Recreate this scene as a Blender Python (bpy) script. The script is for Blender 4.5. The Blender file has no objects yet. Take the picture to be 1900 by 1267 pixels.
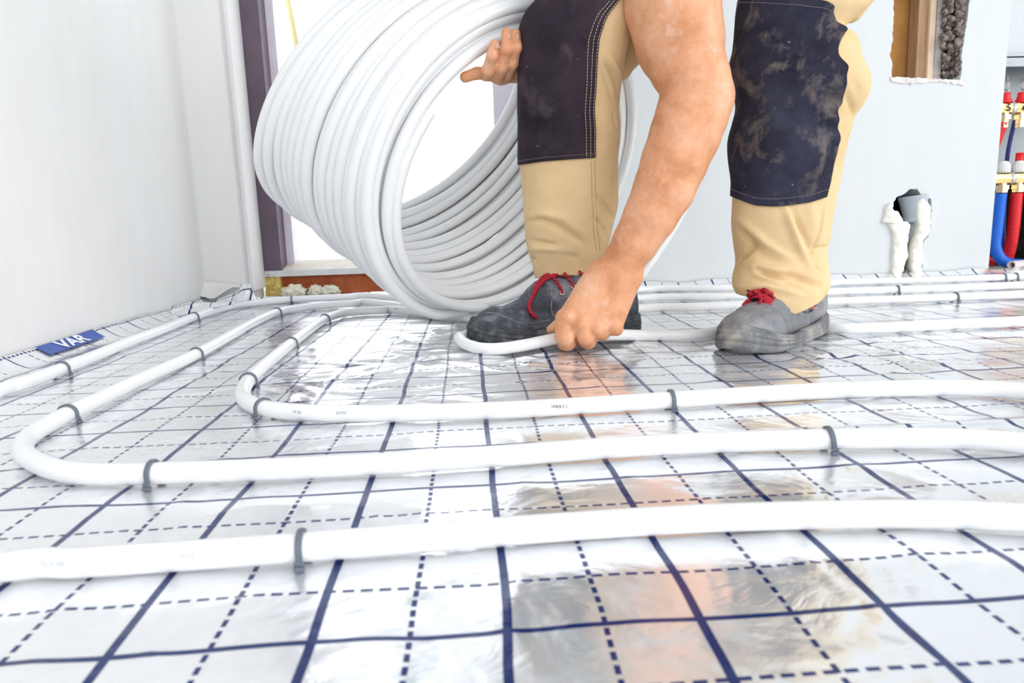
import bpy, bmesh, math, random
import numpy as np
from mathutils import Vector, Matrix, noise
from mathutils.bvhtree import BVHTree
from mathutils.geometry import tessellate_polygon

random.seed(7)
np.random.seed(7)
sc = bpy.context.scene
COL = sc.collection

# ------------------------------------------------------------------ camera
F_PX, YAW, PITCH, ROLL = 1283.2, .05855, .17435, -.03244
CAM = np.array([-.01192, -.32371, .20635])


def cam_axes():
    cy, sy, cp, sp = math.cos(YAW), math.sin(YAW), math.cos(PITCH), math.sin(PITCH)
    f = np.array([sy * cp, cy * cp, -sp])
    r = np.array([cy, -sy, 0.])
    u = np.cross(r, f)
    cr, sr = math.cos(ROLL), math.sin(ROLL)
    return cr * r + sr * u, -sr * r + cr * u, f


RX, UP, FW = cam_axes()
cd = bpy.data.cameras.new('camera')
cam = bpy.data.objects.new('camera', cd)
COL.objects.link(cam)
cam.matrix_world = Matrix(((RX[0], UP[0], -FW[0], CAM[0]), (RX[1], UP[1], -FW[1], CAM[1]),
                           (RX[2], UP[2], -FW[2], CAM[2]), (0, 0, 0, 1)))
cd.sensor_width = 36
cd.lens = F_PX / 1900 * 36
cd.clip_start = .02
cd.dof.use_dof = True
cd.dof.focus_distance = 1.12
cd.dof.aperture_fstop = 10
sc.camera = cam

# ------------------------------------------------------------------ light, exposure
w = bpy.data.worlds.new('daylight')
sc.world = w
w.use_nodes = True
bgn = w.node_tree.nodes['Background']
bgn.inputs[0].default_value = (.93, .97, 1, 1)
bgn.inputs[1].default_value = 1.5
sun = bpy.data.lights.new('sun', 'SUN')
sun.energy = .9
sun.angle = .7
sun.color = (1, .985, .96)
so = bpy.data.objects.new('sun', sun)
COL.objects.link(so)
so.rotation_euler = Vector((-.75, .62, -.52)).to_track_quat('-Z', 'Y').to_euler()
sc.view_settings.view_transform = 'Standard'
sc.view_settings.look = 'None'
sc.view_settings.gamma = 1
sc.view_settings.exposure = 0.53
sc.view_settings.use_curve_mapping = False


# ------------------------------------------------------------------ pixel -> place helpers
def ray(x, y):
    return FW + RX * (x - 950) / F_PX - UP * (y - 633.5) / F_PX


def on_floor(x, y, z=0.):
    d = ray(x, y)
    return CAM + d * ((z - CAM[2]) / d[2])


def at_y(x, y, Y):
    d = ray(x, y)
    return CAM + d * ((Y - CAM[1]) / d[1])


def to_px(p):
    d = np.asarray(p, float) - CAM
    z = d @ FW
    return np.stack([950 + F_PX * (d @ RX) / z, 633.5 - F_PX * (d @ UP) / z], -1)


def zdepth(p):
    return float((np.asarray(p) - CAM) @ FW)


# ------------------------------------------------------------------ object helpers
def tag(o, label=None, cat=None, group=None, kind=None):
    if label: o['label'] = label
    if cat: o['category'] = cat
    if group: o['group'] = group
    if kind: o['kind'] = kind
    return o


def link(name, me, m=None, parent=None, smooth=True):
    o = bpy.data.objects.new(name, me)
    COL.objects.link(o)
    if m is not None:
        for mm in (m if isinstance(m, (list, tuple)) else [m]):
            me.materials.append(mm)
    if smooth:
        me.polygons.foreach_set('use_smooth', [True] * len(me.polygons))
    if parent is not None:
        o.parent = parent
        o.matrix_parent_inverse = Matrix.Translation(parent.location).inverted()
    return o


def mesh(name, V, F, m=None, parent=None, smooth=True):
    me = bpy.data.meshes.new(name)
    me.from_pydata([tuple(map(float, v)) for v in V], [], [tuple(map(int, f)) for f in F])
    me.update()
    return link(name, me, m, parent, smooth)


def empty(name, loc):
    o = bpy.data.objects.new(name, None)
    COL.objects.link(o)
    o.location = tuple(map(float, loc))
    o.empty_display_size = .05
    return o


def catmull(P, n=8, closed=False):
    P = [np.asarray(p, float) for p in P]
    out = []
    N = len(P)
    rng = range(N if closed else N - 1)
    for i in rng:
        p0 = P[(i - 1) % N] if closed or i > 0 else 2 * P[0] - P[1]
        p1, p2 = P[i], P[(i + 1) % N]
        p3 = P[(i + 2) % N] if closed or i + 2 < N else 2 * P[-1] - P[-2]
        for k in range(n):
            t = k / n
            out.append(.5 * ((2 * p1) + (-p0 + p2) * t + (2 * p0 - 5 * p1 + 4 * p2 - p3) * t * t + (-p0 + 3 * p1 - 3 * p2 + p3) * t ** 3))
    if not closed:
        out.append(P[-1])
    return np.array(out)


def tube(P, rad, sides=12, closed=False, caps=True, hollow=0):
    """verts, faces of a tube round the path P; rad scalar or per point"""
    P = np.asarray(P, float)
    n = len(P)
    rad = np.ones(n) * rad
    T = np.roll(P, -1, 0) - np.roll(P, 1, 0)
    if not closed:
        T[0] = P[1] - P[0]
        T[-1] = P[-1] - P[-2]
    T /= np.linalg.norm(T, axis=1)[:, None]
    a = np.array([0, 0, 1.]) if abs(T[0][2]) < .9 else np.array([1., 0, 0])
    N = a - T[0] * (a @ T[0])
    N /= np.linalg.norm(N)
    V = []
    ang = np.linspace(0, 2 * math.pi, sides, endpoint=False)
    Ns = []
    for i in range(n):
        N = N - T[i] * (N @ T[i])
        N /= np.linalg.norm(N)
        Ns.append(N)
    if closed:   # spread the twist
        B = np.cross(T[0], Ns[0])
        e = math.atan2(Ns[-1] @ B, Ns[-1] @ Ns[0])
    else:
        e = 0
    for i in range(n):
        B = np.cross(T[i], Ns[i])
        aa = ang - e * i / n
        V.append(P[i] + rad[i] * (np.outer(np.cos(aa), Ns[i]) + np.outer(np.sin(aa), B)))
    V = np.concatenate(V)
    F = []
    for i in range(n if closed else n - 1):
        j = (i + 1) % n
        for k in range(sides):
            l = (k + 1) % sides
            F.append((i * sides + k, i * sides + l, j * sides + l, j * sides + k))
    if not closed and caps:
        if hollow:
            for end in (0, n - 1):
                c = P[end]
                base = len(V)
                ring = V[end * sides:(end + 1) * sides]
                inner = c + (ring - c) * hollow
                deep = inner + T[end] * (rad[end] * 3 * (1 if end == 0 else -1))
                V = np.concatenate([V, inner, deep])
                for k in range(sides):
                    l = (k + 1) % sides
                    q = [(end * sides + k, base + k, base + l, end * sides + l), (base + k, base + sides + k, base + sides + l, base + l)]
                    F += q if end == 0 else [x[::-1] for x in q]
                F.append(tuple(base + sides + k for k in range(sides))[::(1 if end == 0 else -1)])
        else:
            F.append(tuple(range(sides))[::-1])
            F.append(tuple((n - 1) * sides + k for k in range(sides)))
    return V, F


class MB:
    """collects shapes that become ONE mesh"""

    def __init__(s):
        s.V = []
        s.F = []
        s.n = 0

    def add(s, V, F):
        s.V.append(np.asarray(V, float))
        s.F += [tuple(i + s.n for i in f) for f in F]
        s.n += len(V)
        return s

    def box(s, a, b, M=None):
        a, b = np.array(a, float), np.array(b, float)
        V = np.array([[(a, b)[i][0], (a, b)[j][1], (a, b)[k][2]] for i in (0, 1) for j in (0, 1) for k in (0, 1)])
        if M is not None: V = V @ M.T
        return s.add(V, [(0, 1, 3, 2), (4, 6, 7, 5), (0, 4, 5, 1), (2, 3, 7, 6), (0, 2, 6, 4), (1, 5, 7, 3)])

    def tube(s, *a, **k):
        return s.add(*tube(*a, **k))

    def lathe(s, c, axis, prof, sides=24):
        """prof: list of (distance along the axis, radius)"""
        c, ax = np.asarray(c, float), np.asarray(axis, float)
        ax = ax / np.linalg.norm(ax)
        a = np.array([0, 0, 1.]) if abs(ax[2]) < .9 else np.array([1., 0, 0])
        n = a - ax * (a @ ax)
        n /= np.linalg.norm(n)
        b = np.cross(ax, n)
        V = []
        for (h, r) in prof:
            for k in range(sides):
                t = 2 * math.pi * k / sides
                V.append(c + ax * h + r * (math.cos(t) * n + math.sin(t) * b))
        F = []
        for i in range(len(prof) - 1):
            for k in range(sides):
                l = (k + 1) % sides
                F.append((i * sides + k, i * sides + l, (i + 1) * sides + l, (i + 1) * sides + k))
        F.append(tuple(range(sides))[::-1])
        F.append(tuple((len(prof) - 1) * sides + k for k in range(sides)))
        return s.add(V, F)

    def build(s, name, m, parent=None, smooth=True):
        return mesh(name, np.concatenate(s.V), s.F, m, parent, smooth)


def prism(poly, d0, d1, holes=(), plane='xz'):
    """flat shape with holes, pushed from depth d0 to d1"""
    loops = [list(poly)] + [list(h) for h in holes]
    tri = tessellate_polygon([[Vector((p[0], p[1], 0)) for p in l] for l in loops])
    pts = [p for l in loops for p in l]
    n = len(pts)

    def P(p, d):
        return (p[0], d, p[1]) if plane == 'xz' else ((d, p[0], p[1]) if plane == 'yz' else (p[0], p[1], d))
    V = [P(p, d0) for p in pts] + [P(p, d1) for p in pts]
    F = [tuple(t) for t in tri] + [tuple(i + n for i in t[::-1]) for t in tri]
    o = 0
    for l in loops:
        for k in range(len(l)):
            a, b = o + k, o + (k + 1) % len(l)
            F.append((a, b, b + n, a + n))
        o += len(l)
    return V, F


def fix_normals(o):
    bm = bmesh.new()
    bm.from_mesh(o.data)
    bmesh.ops.recalc_face_normals(bm, faces=bm.faces)
    bm.to_mesh(o.data)
    bm.free()
    return o


def bevel(o, wd, seg=2):
    m = o.modifiers.new('bevel', 'BEVEL')
    m.width = wd
    m.segments = seg
    m.limit_method = 'ANGLE'
    return o


# ------------------------------------------------------------------ materials
class NT:
    def __init__(s, name):
        s.m = bpy.data.materials.new(name)
        s.m.use_nodes = True
        s.t = s.m.node_tree
        s.b = s.t.nodes['Principled BSDF']
        s.out = s.t.nodes['Material Output']

    def n(s, typ, **kw):
        nd = s.t.nodes.new(typ)
        for k, v in kw.items(): setattr(nd, k, v)
        return nd

    def l(s, a, b):
        s.t.links.new(a, b)

    def put(s, sock, v):
        if hasattr(v, 'is_output') or isinstance(v, bpy.types.NodeSocket): s.l(v, sock)
        else: sock.default_value = v

    def math(s, op, a, b=0., c=0.):
        nd = s.n('ShaderNodeMath', operation=op)
        s.put(nd.inputs[0], a)
        s.put(nd.inputs[1], b)
        s.put(nd.inputs[2], c)
        return nd.outputs[0]

    def coord(s, which='Object', scale=(1, 1, 1)):
        c = s.n('ShaderNodeTexCoord')
        mp = s.n('ShaderNodeMapping')
        mp.inputs['Scale'].default_value = scale
        s.l(c.outputs[which], mp.inputs[0])
        return mp.outputs[0]

    def noise(s, vec, scale, detail=4, rough=.55, dist=0):
        nd = s.n('ShaderNodeTexNoise')
        s.l(vec, nd.inputs['Vector'])
        nd.inputs['Scale'].default_value = scale
        nd.inputs['Detail'].default_value = detail
        nd.inputs['Roughness'].default_value = rough
        nd.inputs['Distortion'].default_value = dist
        return nd.outputs[0]

    def ramp(s, fac, stops):
        nd = s.n('ShaderNodeValToRGB')
        s.l(fac, nd.inputs[0])
        e = nd.color_ramp.elements
        while len(e) < len(stops): e.new(.5)
        for i, (p, c) in enumerate(stops):
            e[i].position = p
            e[i].color = (*c, 1) if len(c) == 3 else c
        return nd.outputs[0]

    def mix(s, fac, a, b, mode='MIX'):
        nd = s.n('ShaderNodeMix', data_type='RGBA', blend_type=mode)
        s.put(nd.inputs[0], fac)
        s.put(nd.inputs[6], (*a, 1) if isinstance(a, tuple) else a)
        s.put(nd.inputs[7], (*b, 1) if isinstance(b, tuple) else b)
        return nd.outputs[2]

    def bump(s, h, strength=.3, dist=.002, prev=None):
        nd = s.n('ShaderNodeBump')
        s.l(h, nd.inputs['Height'])
        nd.inputs['Strength'].default_value = strength
        nd.inputs['Distance'].default_value = dist
        if prev is not None: s.l(prev, nd.inputs['Normal'])
        return nd.outputs[0]

    def set(s, **kw):
        names = dict(color='Base Color', rough='Roughness', metal='Metallic', spec='Specular IOR Level', normal='Normal',
                     sss='Subsurface Weight', coat='Coat Weight', trans='Transmission Weight', alpha='Alpha', ior='IOR', coatr='Coat Roughness')
        for k, v in kw.items():
            if isinstance(v, tuple) and len(v) == 3: v = (*v, 1)
            s.put(s.b.inputs[names[k]], v)
        return s


def plain(name, color, rough=.5, metal=0., **kw):
    return NT(name).set(color=color, rough=rough, metal=metal, **kw).m


def mottled(name, c1, c2, scale=20, rough=.6, bump_=.1, bd=.001, metal=0., lo=.35, hi=.65, **kw):
    t = NT(name)
    v = t.coord()
    f = t.noise(v, scale, 6)
    t.set(color=t.ramp(f, [(lo, c1), (hi, c2)]), rough=rough, metal=metal, normal=t.bump(t.noise(v, scale * 3, 6), bump_, bd), **kw)
    return t.m


M = {}
M['pipe'] = plain('white_plastic', (.88, .885, .895), .3, spec=.5)
M['clip'] = plain('grey_plastic', (.13, .15, .19), .42)
M['ink'] = plain('grey_print', (.33, .36, .44), .6)
M['brass'] = mottled('brass', (.62, .42, .17), (.74, .53, .26), 40, .28, .05, metal=.85)
M['brass_bright'] = plain('bright_brass', (.85, .68, .42), .2, 1.)
M['steel'] = plain('zinc_steel', (.62, .65, .68), .35, .9)
M['red'] = plain('red_plastic', (.80, .008, .014), .35)
M['blue'] = plain('blue_plastic', (.004, .15, .72), .35)
M['darkblue'] = plain('dark_blue_plastic', (.01, .02, .18), .35)
M['cap'] = plain('white_cap', (.85, .86, .87), .4)
M['black'] = plain('black_marker', (.01, .01, .02), .6)
M['cabinet'] = mottled('cabinet_steel', (.33, .36, .38), (.42, .45, .47), 6, .4, .02, metal=.4)
M['dark'] = mottled('cavity_shade', (.004, .003, .003), (.012, .009, .008), 30, .95, spec=.1)  # near-black colour holds the shade of deep hollows
M['alu'] = mottled('aluminium', (.62, .62, .62), (.72, .72, .72), 30, .4, .05, metal=.5)
M['greypipe'] = mottled('grey_drain_plastic', (.44, .50, .56), (.52, .57, .63), 12, .45, .05)
M['foam'] = mottled('expanding_foam', (.83, .78, .60), (.92, .90, .80), 40, .75, .6, .003)
M['foamwhite'] = mottled('pale_foam', (.86, .85, .74), (.95, .94, .88), 60, .8, .5, .002)
M['wool'] = mottled('mineral_wool', (.60, .38, .07), (.84, .68, .25), 60, .95, .9, .004)
M['plaster_edge'] = mottled('broken_plaster', (.70, .63, .60), (.90, .88, .86), 70, .95, .8, .003)
M['mortar'] = mottled('crumbly_mortar', (.10, .075, .055), (.46, .38, .35), 90, .95, 1., .005)
M['board'] = mottled('brown_board', (.42, .19, .045), (.52, .25, .06), 14, .75, .15)
M['glass'] = plain('clear_plastic', (.9, .93, .95), .05, trans=.85)


def wall_mat(name, c1, c2):
    t = NT(name)
    v = t.coord()
    big = t.noise(v, 1.6, 3)
    fine = t.noise(v, 260, 3)
    streak = t.noise(t.coord(scale=(3, 3, .7)), 6, 4)
    col = t.mix(t.ramp(streak, [(.3, (0, 0, 0)), (.8, (1, 1, 1))]), c1, c2)
    spk = t.ramp(t.noise(v, 26, 5, .6), [(.70, (0, 0, 0)), (.74, (1, 1, 1))])
    col = t.mix(t.math('MULTIPLY', spk, .18), col, (.62, .58, .55))
    n1 = t.bump(fine, .12, .0008)
    n2 = t.bump(big, .12, .012, n1)
    t.set(color=col, rough=.62, normal=n2, spec=.35)
    return t.m


M['wall'] = wall_mat('plaster_wall', (.68, .705, .72), (.71, .735, .75))
M['wall_cream'] = wall_mat('plaster_wall_cream', (.83, .815, .795), (.87, .86, .85))
M['reveal'] = wall_mat('reveal_board', (.66, .63, .65), (.73, .70, .71))
M['ceiling'] = plain('ceiling_paint', (.85, .85, .85), .8)
M['screed'] = mottled('floor_slab', (.4, .4, .39), (.5, .5, .49), 20, .8)


def frame_mat():
    t = NT('purple_brown_frame')
    v = t.coord()
    sp = t.ramp(t.noise(v, 90, 4, .7), [(.66, (0, 0, 0)), (.72, (1, 1, 1))])
    base = t.ramp(t.noise(v, 7, 4), [(.35, (.085, .055, .085)), (.7, (.13, .085, .12))])
    t.set(color=t.mix(t.math('MULTIPLY', sp, .5), base, (.42, .32, .36)), rough=.4, normal=t.bump(t.noise(v, 180), .1, .0006))
    return t.m


M['frame'] = frame_mat()
M['frame_light'] = mottled('flare_pale_lilac_frame', (.72, .66, .74), (.80, .74, .81), 8, .45)  # lilac lightened so that lens flare is part of the colour


def brick_mat():
    t = NT('red_brick')
    v = t.coord()
    c = t.ramp(t.noise(v, 25, 6), [(.3, (.36, .075, .025)), (.6, (.50, .13, .04)), (.8, (.62, .25, .12))])
    t.set(color=c, rough=.85, normal=t.bump(t.noise(v, 120, 6), .5, .002))
    return t.m


M['brick'] = brick_mat()


def wood_mat(name, c1, c2):
    t = NT(name)
    v = t.coord(scale=(18, 18, 1.2))
    c = t.ramp(t.noise(v, 6, 6, .6, .6), [(.3, c1), (.7, c2)])
    t.set(color=c, rough=.7, normal=t.bump(t.noise(v, 12, 5), .2, .001))
    return t.m


M['wood'] = wood_mat('weathered_wood', (.36, .20, .10), (.52, .33, .19))
M['wood_pale'] = wood_mat('fresh_pine', (.85, .62, .42), (.93, .76, .60))
M['sill'] = mottled('beige_threshold', (.60, .54, .48), (.70, .65, .59), 30, .6, .2)


def foil_mat():
    t = NT('printed_metal_foil')
    uv = t.n('ShaderNodeUVMap')
    uv.uv_map = 'flat'
    sep = t.n('ShaderNodeSeparateXYZ')
    t.l(uv.outputs[0], sep.inputs[0])
    # the print is a little uneven
    nv = t.n('ShaderNodeMapping')
    t.l(uv.outputs[0], nv.inputs[0])
    w1 = t.math('MULTIPLY', t.math('SUBTRACT', t.noise(nv.outputs[0], 4.5, 2), .5), .012)
    nv2 = t.n('ShaderNodeMapping')
    nv2.inputs['Location'].default_value = (7.3, 3.1, 0)
    t.l(uv.outputs[0], nv2.inputs[0])
    w2 = t.math('MULTIPLY', t.math('SUBTRACT', t.noise(nv2.outputs[0], 4.5, 2), .5), .014)
    x = t.math('ADD', sep.outputs[0], w1)
    y = t.math('ADD', sep.outputs[1], w2)

    def near(c, off):     # distance to the nearest multiple of .1 shifted by off
        f = t.math('FRACT', t.math('ADD', t.math('DIVIDE', c, .1), off + 100.))
        return t.math('MULTIPLY', t.math('ABSOLUTE', t.math('SUBTRACT', f, .5)), .1)

    def line(d, hw):
        nd = t.n('ShaderNodeMapRange', clamp=True)
        t.l(d, nd.inputs[0])
        nd.inputs[1].default_value = hw - .0002
        nd.inputs[2].default_value = hw + .0002
        nd.inputs[3].default_value = 1
        nd.inputs[4].default_value = 0
        return nd.outputs[0]

    def dash(c):
        f = t.math('FRACT', t.math('ADD', t.math('DIVIDE', c, .0102), 1000.))
        return t.math('LESS_THAN', f, .66)
    sx = line(near(x, .5), .0026)
    sy = line(near(y, .5), .0021)
    dx = t.math('MULTIPLY', line(near(x, 0.), .0016), dash(y))
    dy = t.math('MULTIPLY', line(near(y, 0.), .0015), dash(x))
    mk = t.math('MAXIMUM', t.math('MAXIMUM', sx, sy), t.math('MAXIMUM', dx, dy))
    v = t.coord()
    crA = t.noise(t.coord(scale=(1, 1.6, 1)), 16, 6, .62, 1.2)
    crB = t.noise(v, 5, 4, .5, .6)
    n1 = t.bump(crA, .16, .006)
    n2 = t.bump(crB, .5, .02, n1)
    n3 = t.bump(t.noise(v, 75, 3, .5, .4), .05, .002, n2)
    patch = t.noise(v, 3.2, 3)
    rough = t.ramp(patch, [(.35, (.10, .10, .10)), (.65, (.24, .24, .24))])
    base = t.mix(mk, (.90, .91, .93), (.004, .020, .125))
    metal = t.math('SUBTRACT', .66, t.math('MULTIPLY', mk, .58))
    t.set(color=base, metal=metal, rough=rough, normal=n3, coat=.15, coatr=.08)
    return t.m


M['foil'] = foil_mat()
M['print_blue'] = plain('blue_print', (.03, .09, .42), .3, .3)


def skin_mat():
    t = NT('tanned_skin')
    v = t.coord()
    f = t.noise(v, 17, 6, .62, .4)
    f2 = t.noise(v, 110, 5, .65)
    c = t.ramp(f, [(.28, (.56, .22, .09)), (.44, (.72, .335, .17)), (.60, (.80, .42, .25)), (.78, (.87, .54, .38))])
    c = t.mix(t.ramp(f2, [(.42, (0, 0, 0)), (.75, (.35, .35, .35))]), c, (.60, .24, .13))
    dust = t.ramp(t.noise(v, 40, 5, .6), [(.60, (0, 0, 0)), (.75, (.34, .34, .34))])
    c = t.mix(dust, c, (.85, .72, .66))
    vr = t.n('ShaderNodeTexVoronoi')
    t.l(v, vr.inputs['Vector'])
    vr.inputs['Scale'].default_value = 620
    n1 = t.bump(vr.outputs[0], .22, .0006)
    n2 = t.bump(t.noise(t.coord(scale=(1, 1, 1)), 48, 5, .58, .25), .4, .0028, n1)
    t.set(color=c, rough=.5, normal=n2, sss=.08, spec=.4)
    t.b.inputs['Subsurface Radius'].default_value = (.01, .004, .002)
    t.b.inputs['Subsurface Scale'].default_value = .5
    return t.m


M['skin'] = skin_mat()
M['nail'] = plain('fingernail', (.62, .33, .22), .35)
M['lip'] = plain('lip_skin', (.5, .2, .15), .5)
M['hair'] = mottled('dark_hair', (.02, .015, .01), (.06, .045, .03), 120, .6, .6)
M['eye'] = plain('eye_white', (.85, .84, .82), .2)


def cloth(name, c1, c2, dust=None, bscale=900, dlo=.56, dhi=.75, seedoff=0.):
    t = NT(name)
    v = t.coord()
    c = t.ramp(t.noise(v, 13, 5, .6), [(.3, c1), (.7, c2)])
    if dust:
        mp = t.n('ShaderNodeMapping')
        mp.inputs['Location'].default_value = (seedoff, seedoff, seedoff)
        mp.inputs['Scale'].default_value = (1, 1, .8)
        t.l(v, mp.inputs[0])
        d = t.ramp(t.noise(mp.outputs[0], 15, 6, .66, .3), [(dlo, (0, 0, 0)), (dhi, (1, 1, 1))])
        c = t.mix(t.math('MULTIPLY', d, .75), c, dust)
        d2 = t.ramp(t.noise(mp.outputs[0], 130, 3, .6), [(.72, (0, 0, 0)), (.78, (1, 1, 1))])
        c = t.mix(t.math('MULTIPLY', d2, .5), c, (.5, .45, .42))
    wv = t.n('ShaderNodeTexWave', bands_direction='Z')
    t.l(v, wv.inputs[0])
    wv.inputs['Scale'].default_value = 420
    wv.inputs['Distortion'].default_value = 1.5
    n1 = t.bump(wv.outputs[1], .12, .0004)
    n2 = t.bump(t.noise(v, 380, 3), .25, .0006, n1)
    n3 = t.bump(t.noise(v, 28, 4, .5, .4), .35, .004, n2)
    t.set(color=c, rough=.9, normal=n3, spec=.2)
    return t.m


M['khaki'] = cloth('khaki_canvas', (.70, .50, .27), (.79, .59, .34), (.6, .42, .22), dlo=.62, dhi=.85)
M['pad'] = cloth('flare_tinted_canvas', (.018, .013, .021), (.050, .034, .048), (.12, .095, .09), dlo=.55, dhi=.78)  # purple-brown cast of lens flare is put into the cloth colour
M['pad_worn'] = cloth('dusty_sheen_canvas', (.012, .010, .022), (.042, .044, .072), (.27, .22, .19), dlo=.50, dhi=.68, seedoff=3.4)  # lighter blue tone paints a sheen; the pale stains are dust
M['stitch'] = plain('beige_stitching', (.72, .60, .42), .8)
M['stitch_dim'] = plain('dull_stitching', (.26, .21, .22), .8)
M['stitch_khaki'] = plain('khaki_stitching', (.44, .31, .15), .8)
M['shirt'] = cloth('teal_grey_tshirt', (.13, .32, .42), (.18, .40, .50))


def leather(name, c1, c2, c3, sc_=24):
    t = NT(name)
    v = t.coord()
    c = t.ramp(t.noise(v, sc_, 7, .68, .4), [(.34, c1), (.50, c2), (.68, c3)])
    vr = t.n('ShaderNodeTexVoronoi', feature='DISTANCE_TO_EDGE')
    t.l(v, vr.inputs['Vector'])
    vr.inputs['Scale'].default_value = 640
    ck = t.ramp(vr.outputs[0], [(.0, (1, 1, 1)), (.12, (0, 0, 0))])
    c = t.mix(t.math('MULTIPLY', ck, t.math('MULTIPLY', t.noise(v, 30, 3), .45)), c, c3)
    n1 = t.bump(vr.outputs[0], .25, .0008)
    n2 = t.bump(t.noise(v, 45, 5, .6), .4, .002, n1)
    t.set(color=c, rough=.62, normal=n2, spec=.35)
    return t.m


M['leather'] = leather('worn_blue_grey_leather', (.022, .026, .038), (.065, .075, .10), (.27, .27, .29))
M['leather_dusty'] = leather('dusty_grey_leather', (.12, .125, .145), (.22, .225, .245), (.42, .39, .36), 15)
M['sole'] = leather('dark_rubber', (.012, .014, .02), (.055, .06, .075), (.20, .20, .21), 40)
M['sole_dusty'] = leather('dusty_rubber', (.06, .065, .08), (.16, .165, .18), (.48, .44, .39), 13)
M['redstitch'] = plain('red_thread', (.42, .04, .07), .7)
M['eyelet'] = plain('eyelet_metal', (.75, .70, .6), .3, .8)


def lace_mat():
    t = NT('red_black_cord')
    wv = t.n('ShaderNodeTexWave', bands_direction='DIAGONAL')
    t.l(t.coord(), wv.inputs[0])
    wv.inputs['Scale'].default_value = 110
    wv.inputs['Distortion'].default_value = .6
    t.set(color=t.ramp(wv.outputs[1], [(.22, (.03, .003, .006)), (.42, (.62, .008, .03))]), rough=.75)
    return t.m


M['lace'] = lace_mat()

# ================================================================== THE ROOM
YW = 1.68           # front face of the back wall
XL = -.757          # left wall


def struct(o, label=None):
    o['kind'] = 'structure'
    if label: o['label'] = label
    return o


def slab(name, a, b, m):
    return struct(fix_normals(MB().box(a, b).build(name, m, smooth=False)))


slab('floor', (XL - .2, -2.6, -.12), (3.2, 2.6, -.006), M['screed'])
slab('wall_left', (XL - .15, -2.6, -.006), (XL, YW + .3, 2.5), M['wall_cream'])
slab('ceiling', (XL - .15, -2.6, 2.5), (3.2, 2.6, 2.6), M['ceiling'])


def jag(pts, amp, step=.004, seed=0):
    """break a closed outline into a ragged one"""
    rnd = random.Random(seed)
    out = []
    n = len(pts)
    for i in range(n):
        a, b = np.array(pts[i]), np.array(pts[(i + 1) % n])
        L = np.linalg.norm(b - a)
        k = max(1, int(L / step))
        nrm = np.array([b[1] - a[1], a[0] - b[0]]) / max(L, 1e-6)
        for j in range(k):
            e = 0 if j == 0 else noise.noise(Vector(((a + (b - a) * j / k)[0] * 60, (a + (b - a) * j / k)[1] * 60, seed))) * amp * 2 + rnd.uniform(-amp, amp) * .4
            out.append(tuple(a + (b - a) * j / k + nrm * e))
    return out


def wpx(x, y, Y=YW):
    p = at_y(x, y, Y)
    return (p[0], p[2])


# back wall to the right of the window, with the two rough holes
XR0 = at_y(1050, 250, YW)[0]          # its left end, behind the coil
XWE = .5 * (at_y(1872, 30, YW)[0] + at_y(1836, 505, YW)[0])   # its free end at the right
hole_up = [wpx(1660, -60), wpx(1658, 40), wpx(1656, 70), wpx(1651, 103), wpx(1656, 122), wpx(1654, 143),
           wpx(1720, 145), wpx(1783, 150), wpx(1786, 90), wpx(1797, 20), wpx(1806, -60)]
hole_dn = [wpx(1658, 374), wpx(1665, 365), wpx(1680, 358), wpx(1692, 350), wpx(1702, 349), wpx(1708, 360), wpx(1716, 367), wpx(1727, 368),
           wpx(1729, 385), wpx(1727, 430), wpx(1722, 440), wpx(1715, 446), wpx(1712, 480), wpx(1713, 512),
           wpx(1662, 512), wpx(1664, 470), wpx(1663, 436), wpx(1658, 420), wpx(1645, 412), wpx(1648, 395), wpx(1655, 388)]
zt = 2.5
V, F = prism([(XR0, -.006), (XWE, -.006), (XWE, zt), (XR0, zt)], YW, YW + .14,
             [jag(hole_up, .0022, seed=1), jag(hole_dn, .0018, seed=2)])
struct(fix_normals(mesh('wall_back', V, F, M['wall'], smooth=False)))
# the piece of back wall left of the window and the lintel
XV = at_y(458, 500, YW)[0]
slab('wall_window_side', (XL, YW, -.006), (XV, YW + .14, 2.5), M['wall_cream'])
slab('wall_lintel', (XV, YW, 2.1), (XR0, YW + .14, 2.5), M['wall'])
# the room beyond the free end of the wall
slab('wall_far', (XWE - .35, 2.12, -.006), (3.2, 2.22, 2.5), M['wall'])
slab('wall_right', (3.1, .9, -.006), (3.2, 2.2, 2.5), M['wall'])
slab('trim_1', (XV - .004, YW - .002, .03), (XV + .001, YW + .16, 2.1), M['reveal'])

# lining of the cut-outs
mb = MB()
pts = [at_y(1785, 152, YW), at_y(1770, 120, YW), at_y(1775, 60, YW), at_y(1790, -20, YW), at_y(1800, -60, YW)]
# crumbling mortar at the right side of the upper hole
for i in range(560):
    y = random.uniform(-62, 147)
    xr = 1782 + (60 - y) * .08 if y < 90 else 1783
    x = random.uniform(xr - 34, xr + 1)
    p = at_y(x, y, YW + random.uniform(.012, .085) if x < xr - 8 else YW + random.uniform(.008, .02))
    r = random.uniform(.003, .010)
    mb.lathe(p + np.array([0, 0, -r]), (random.uniform(-.4, .4), random.uniform(-.4, .4), 1), [(0, r * .3), (r * .5, r * .9), (r * 1.2, r), (r * 2, r * .4)], 7)
tag(mb.build('broken_mortar', M['mortar'], smooth=False), 'crumbling grey brown mortar along the right edge of the upper wall hole', 'rubble', kind='stuff')
mb = MB()
a, b = at_y(1600, 160, YW + .1), at_y(1712, -80, YW + .1)
mb.box((a[0], YW + .105, a[2] - .04), (b[0] - .01, YW + .115, b[2]))
tag(mb.build('backing_board', M['board'], smooth=False), 'brown board showing at the left inside the upper wall hole', 'board')


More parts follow.
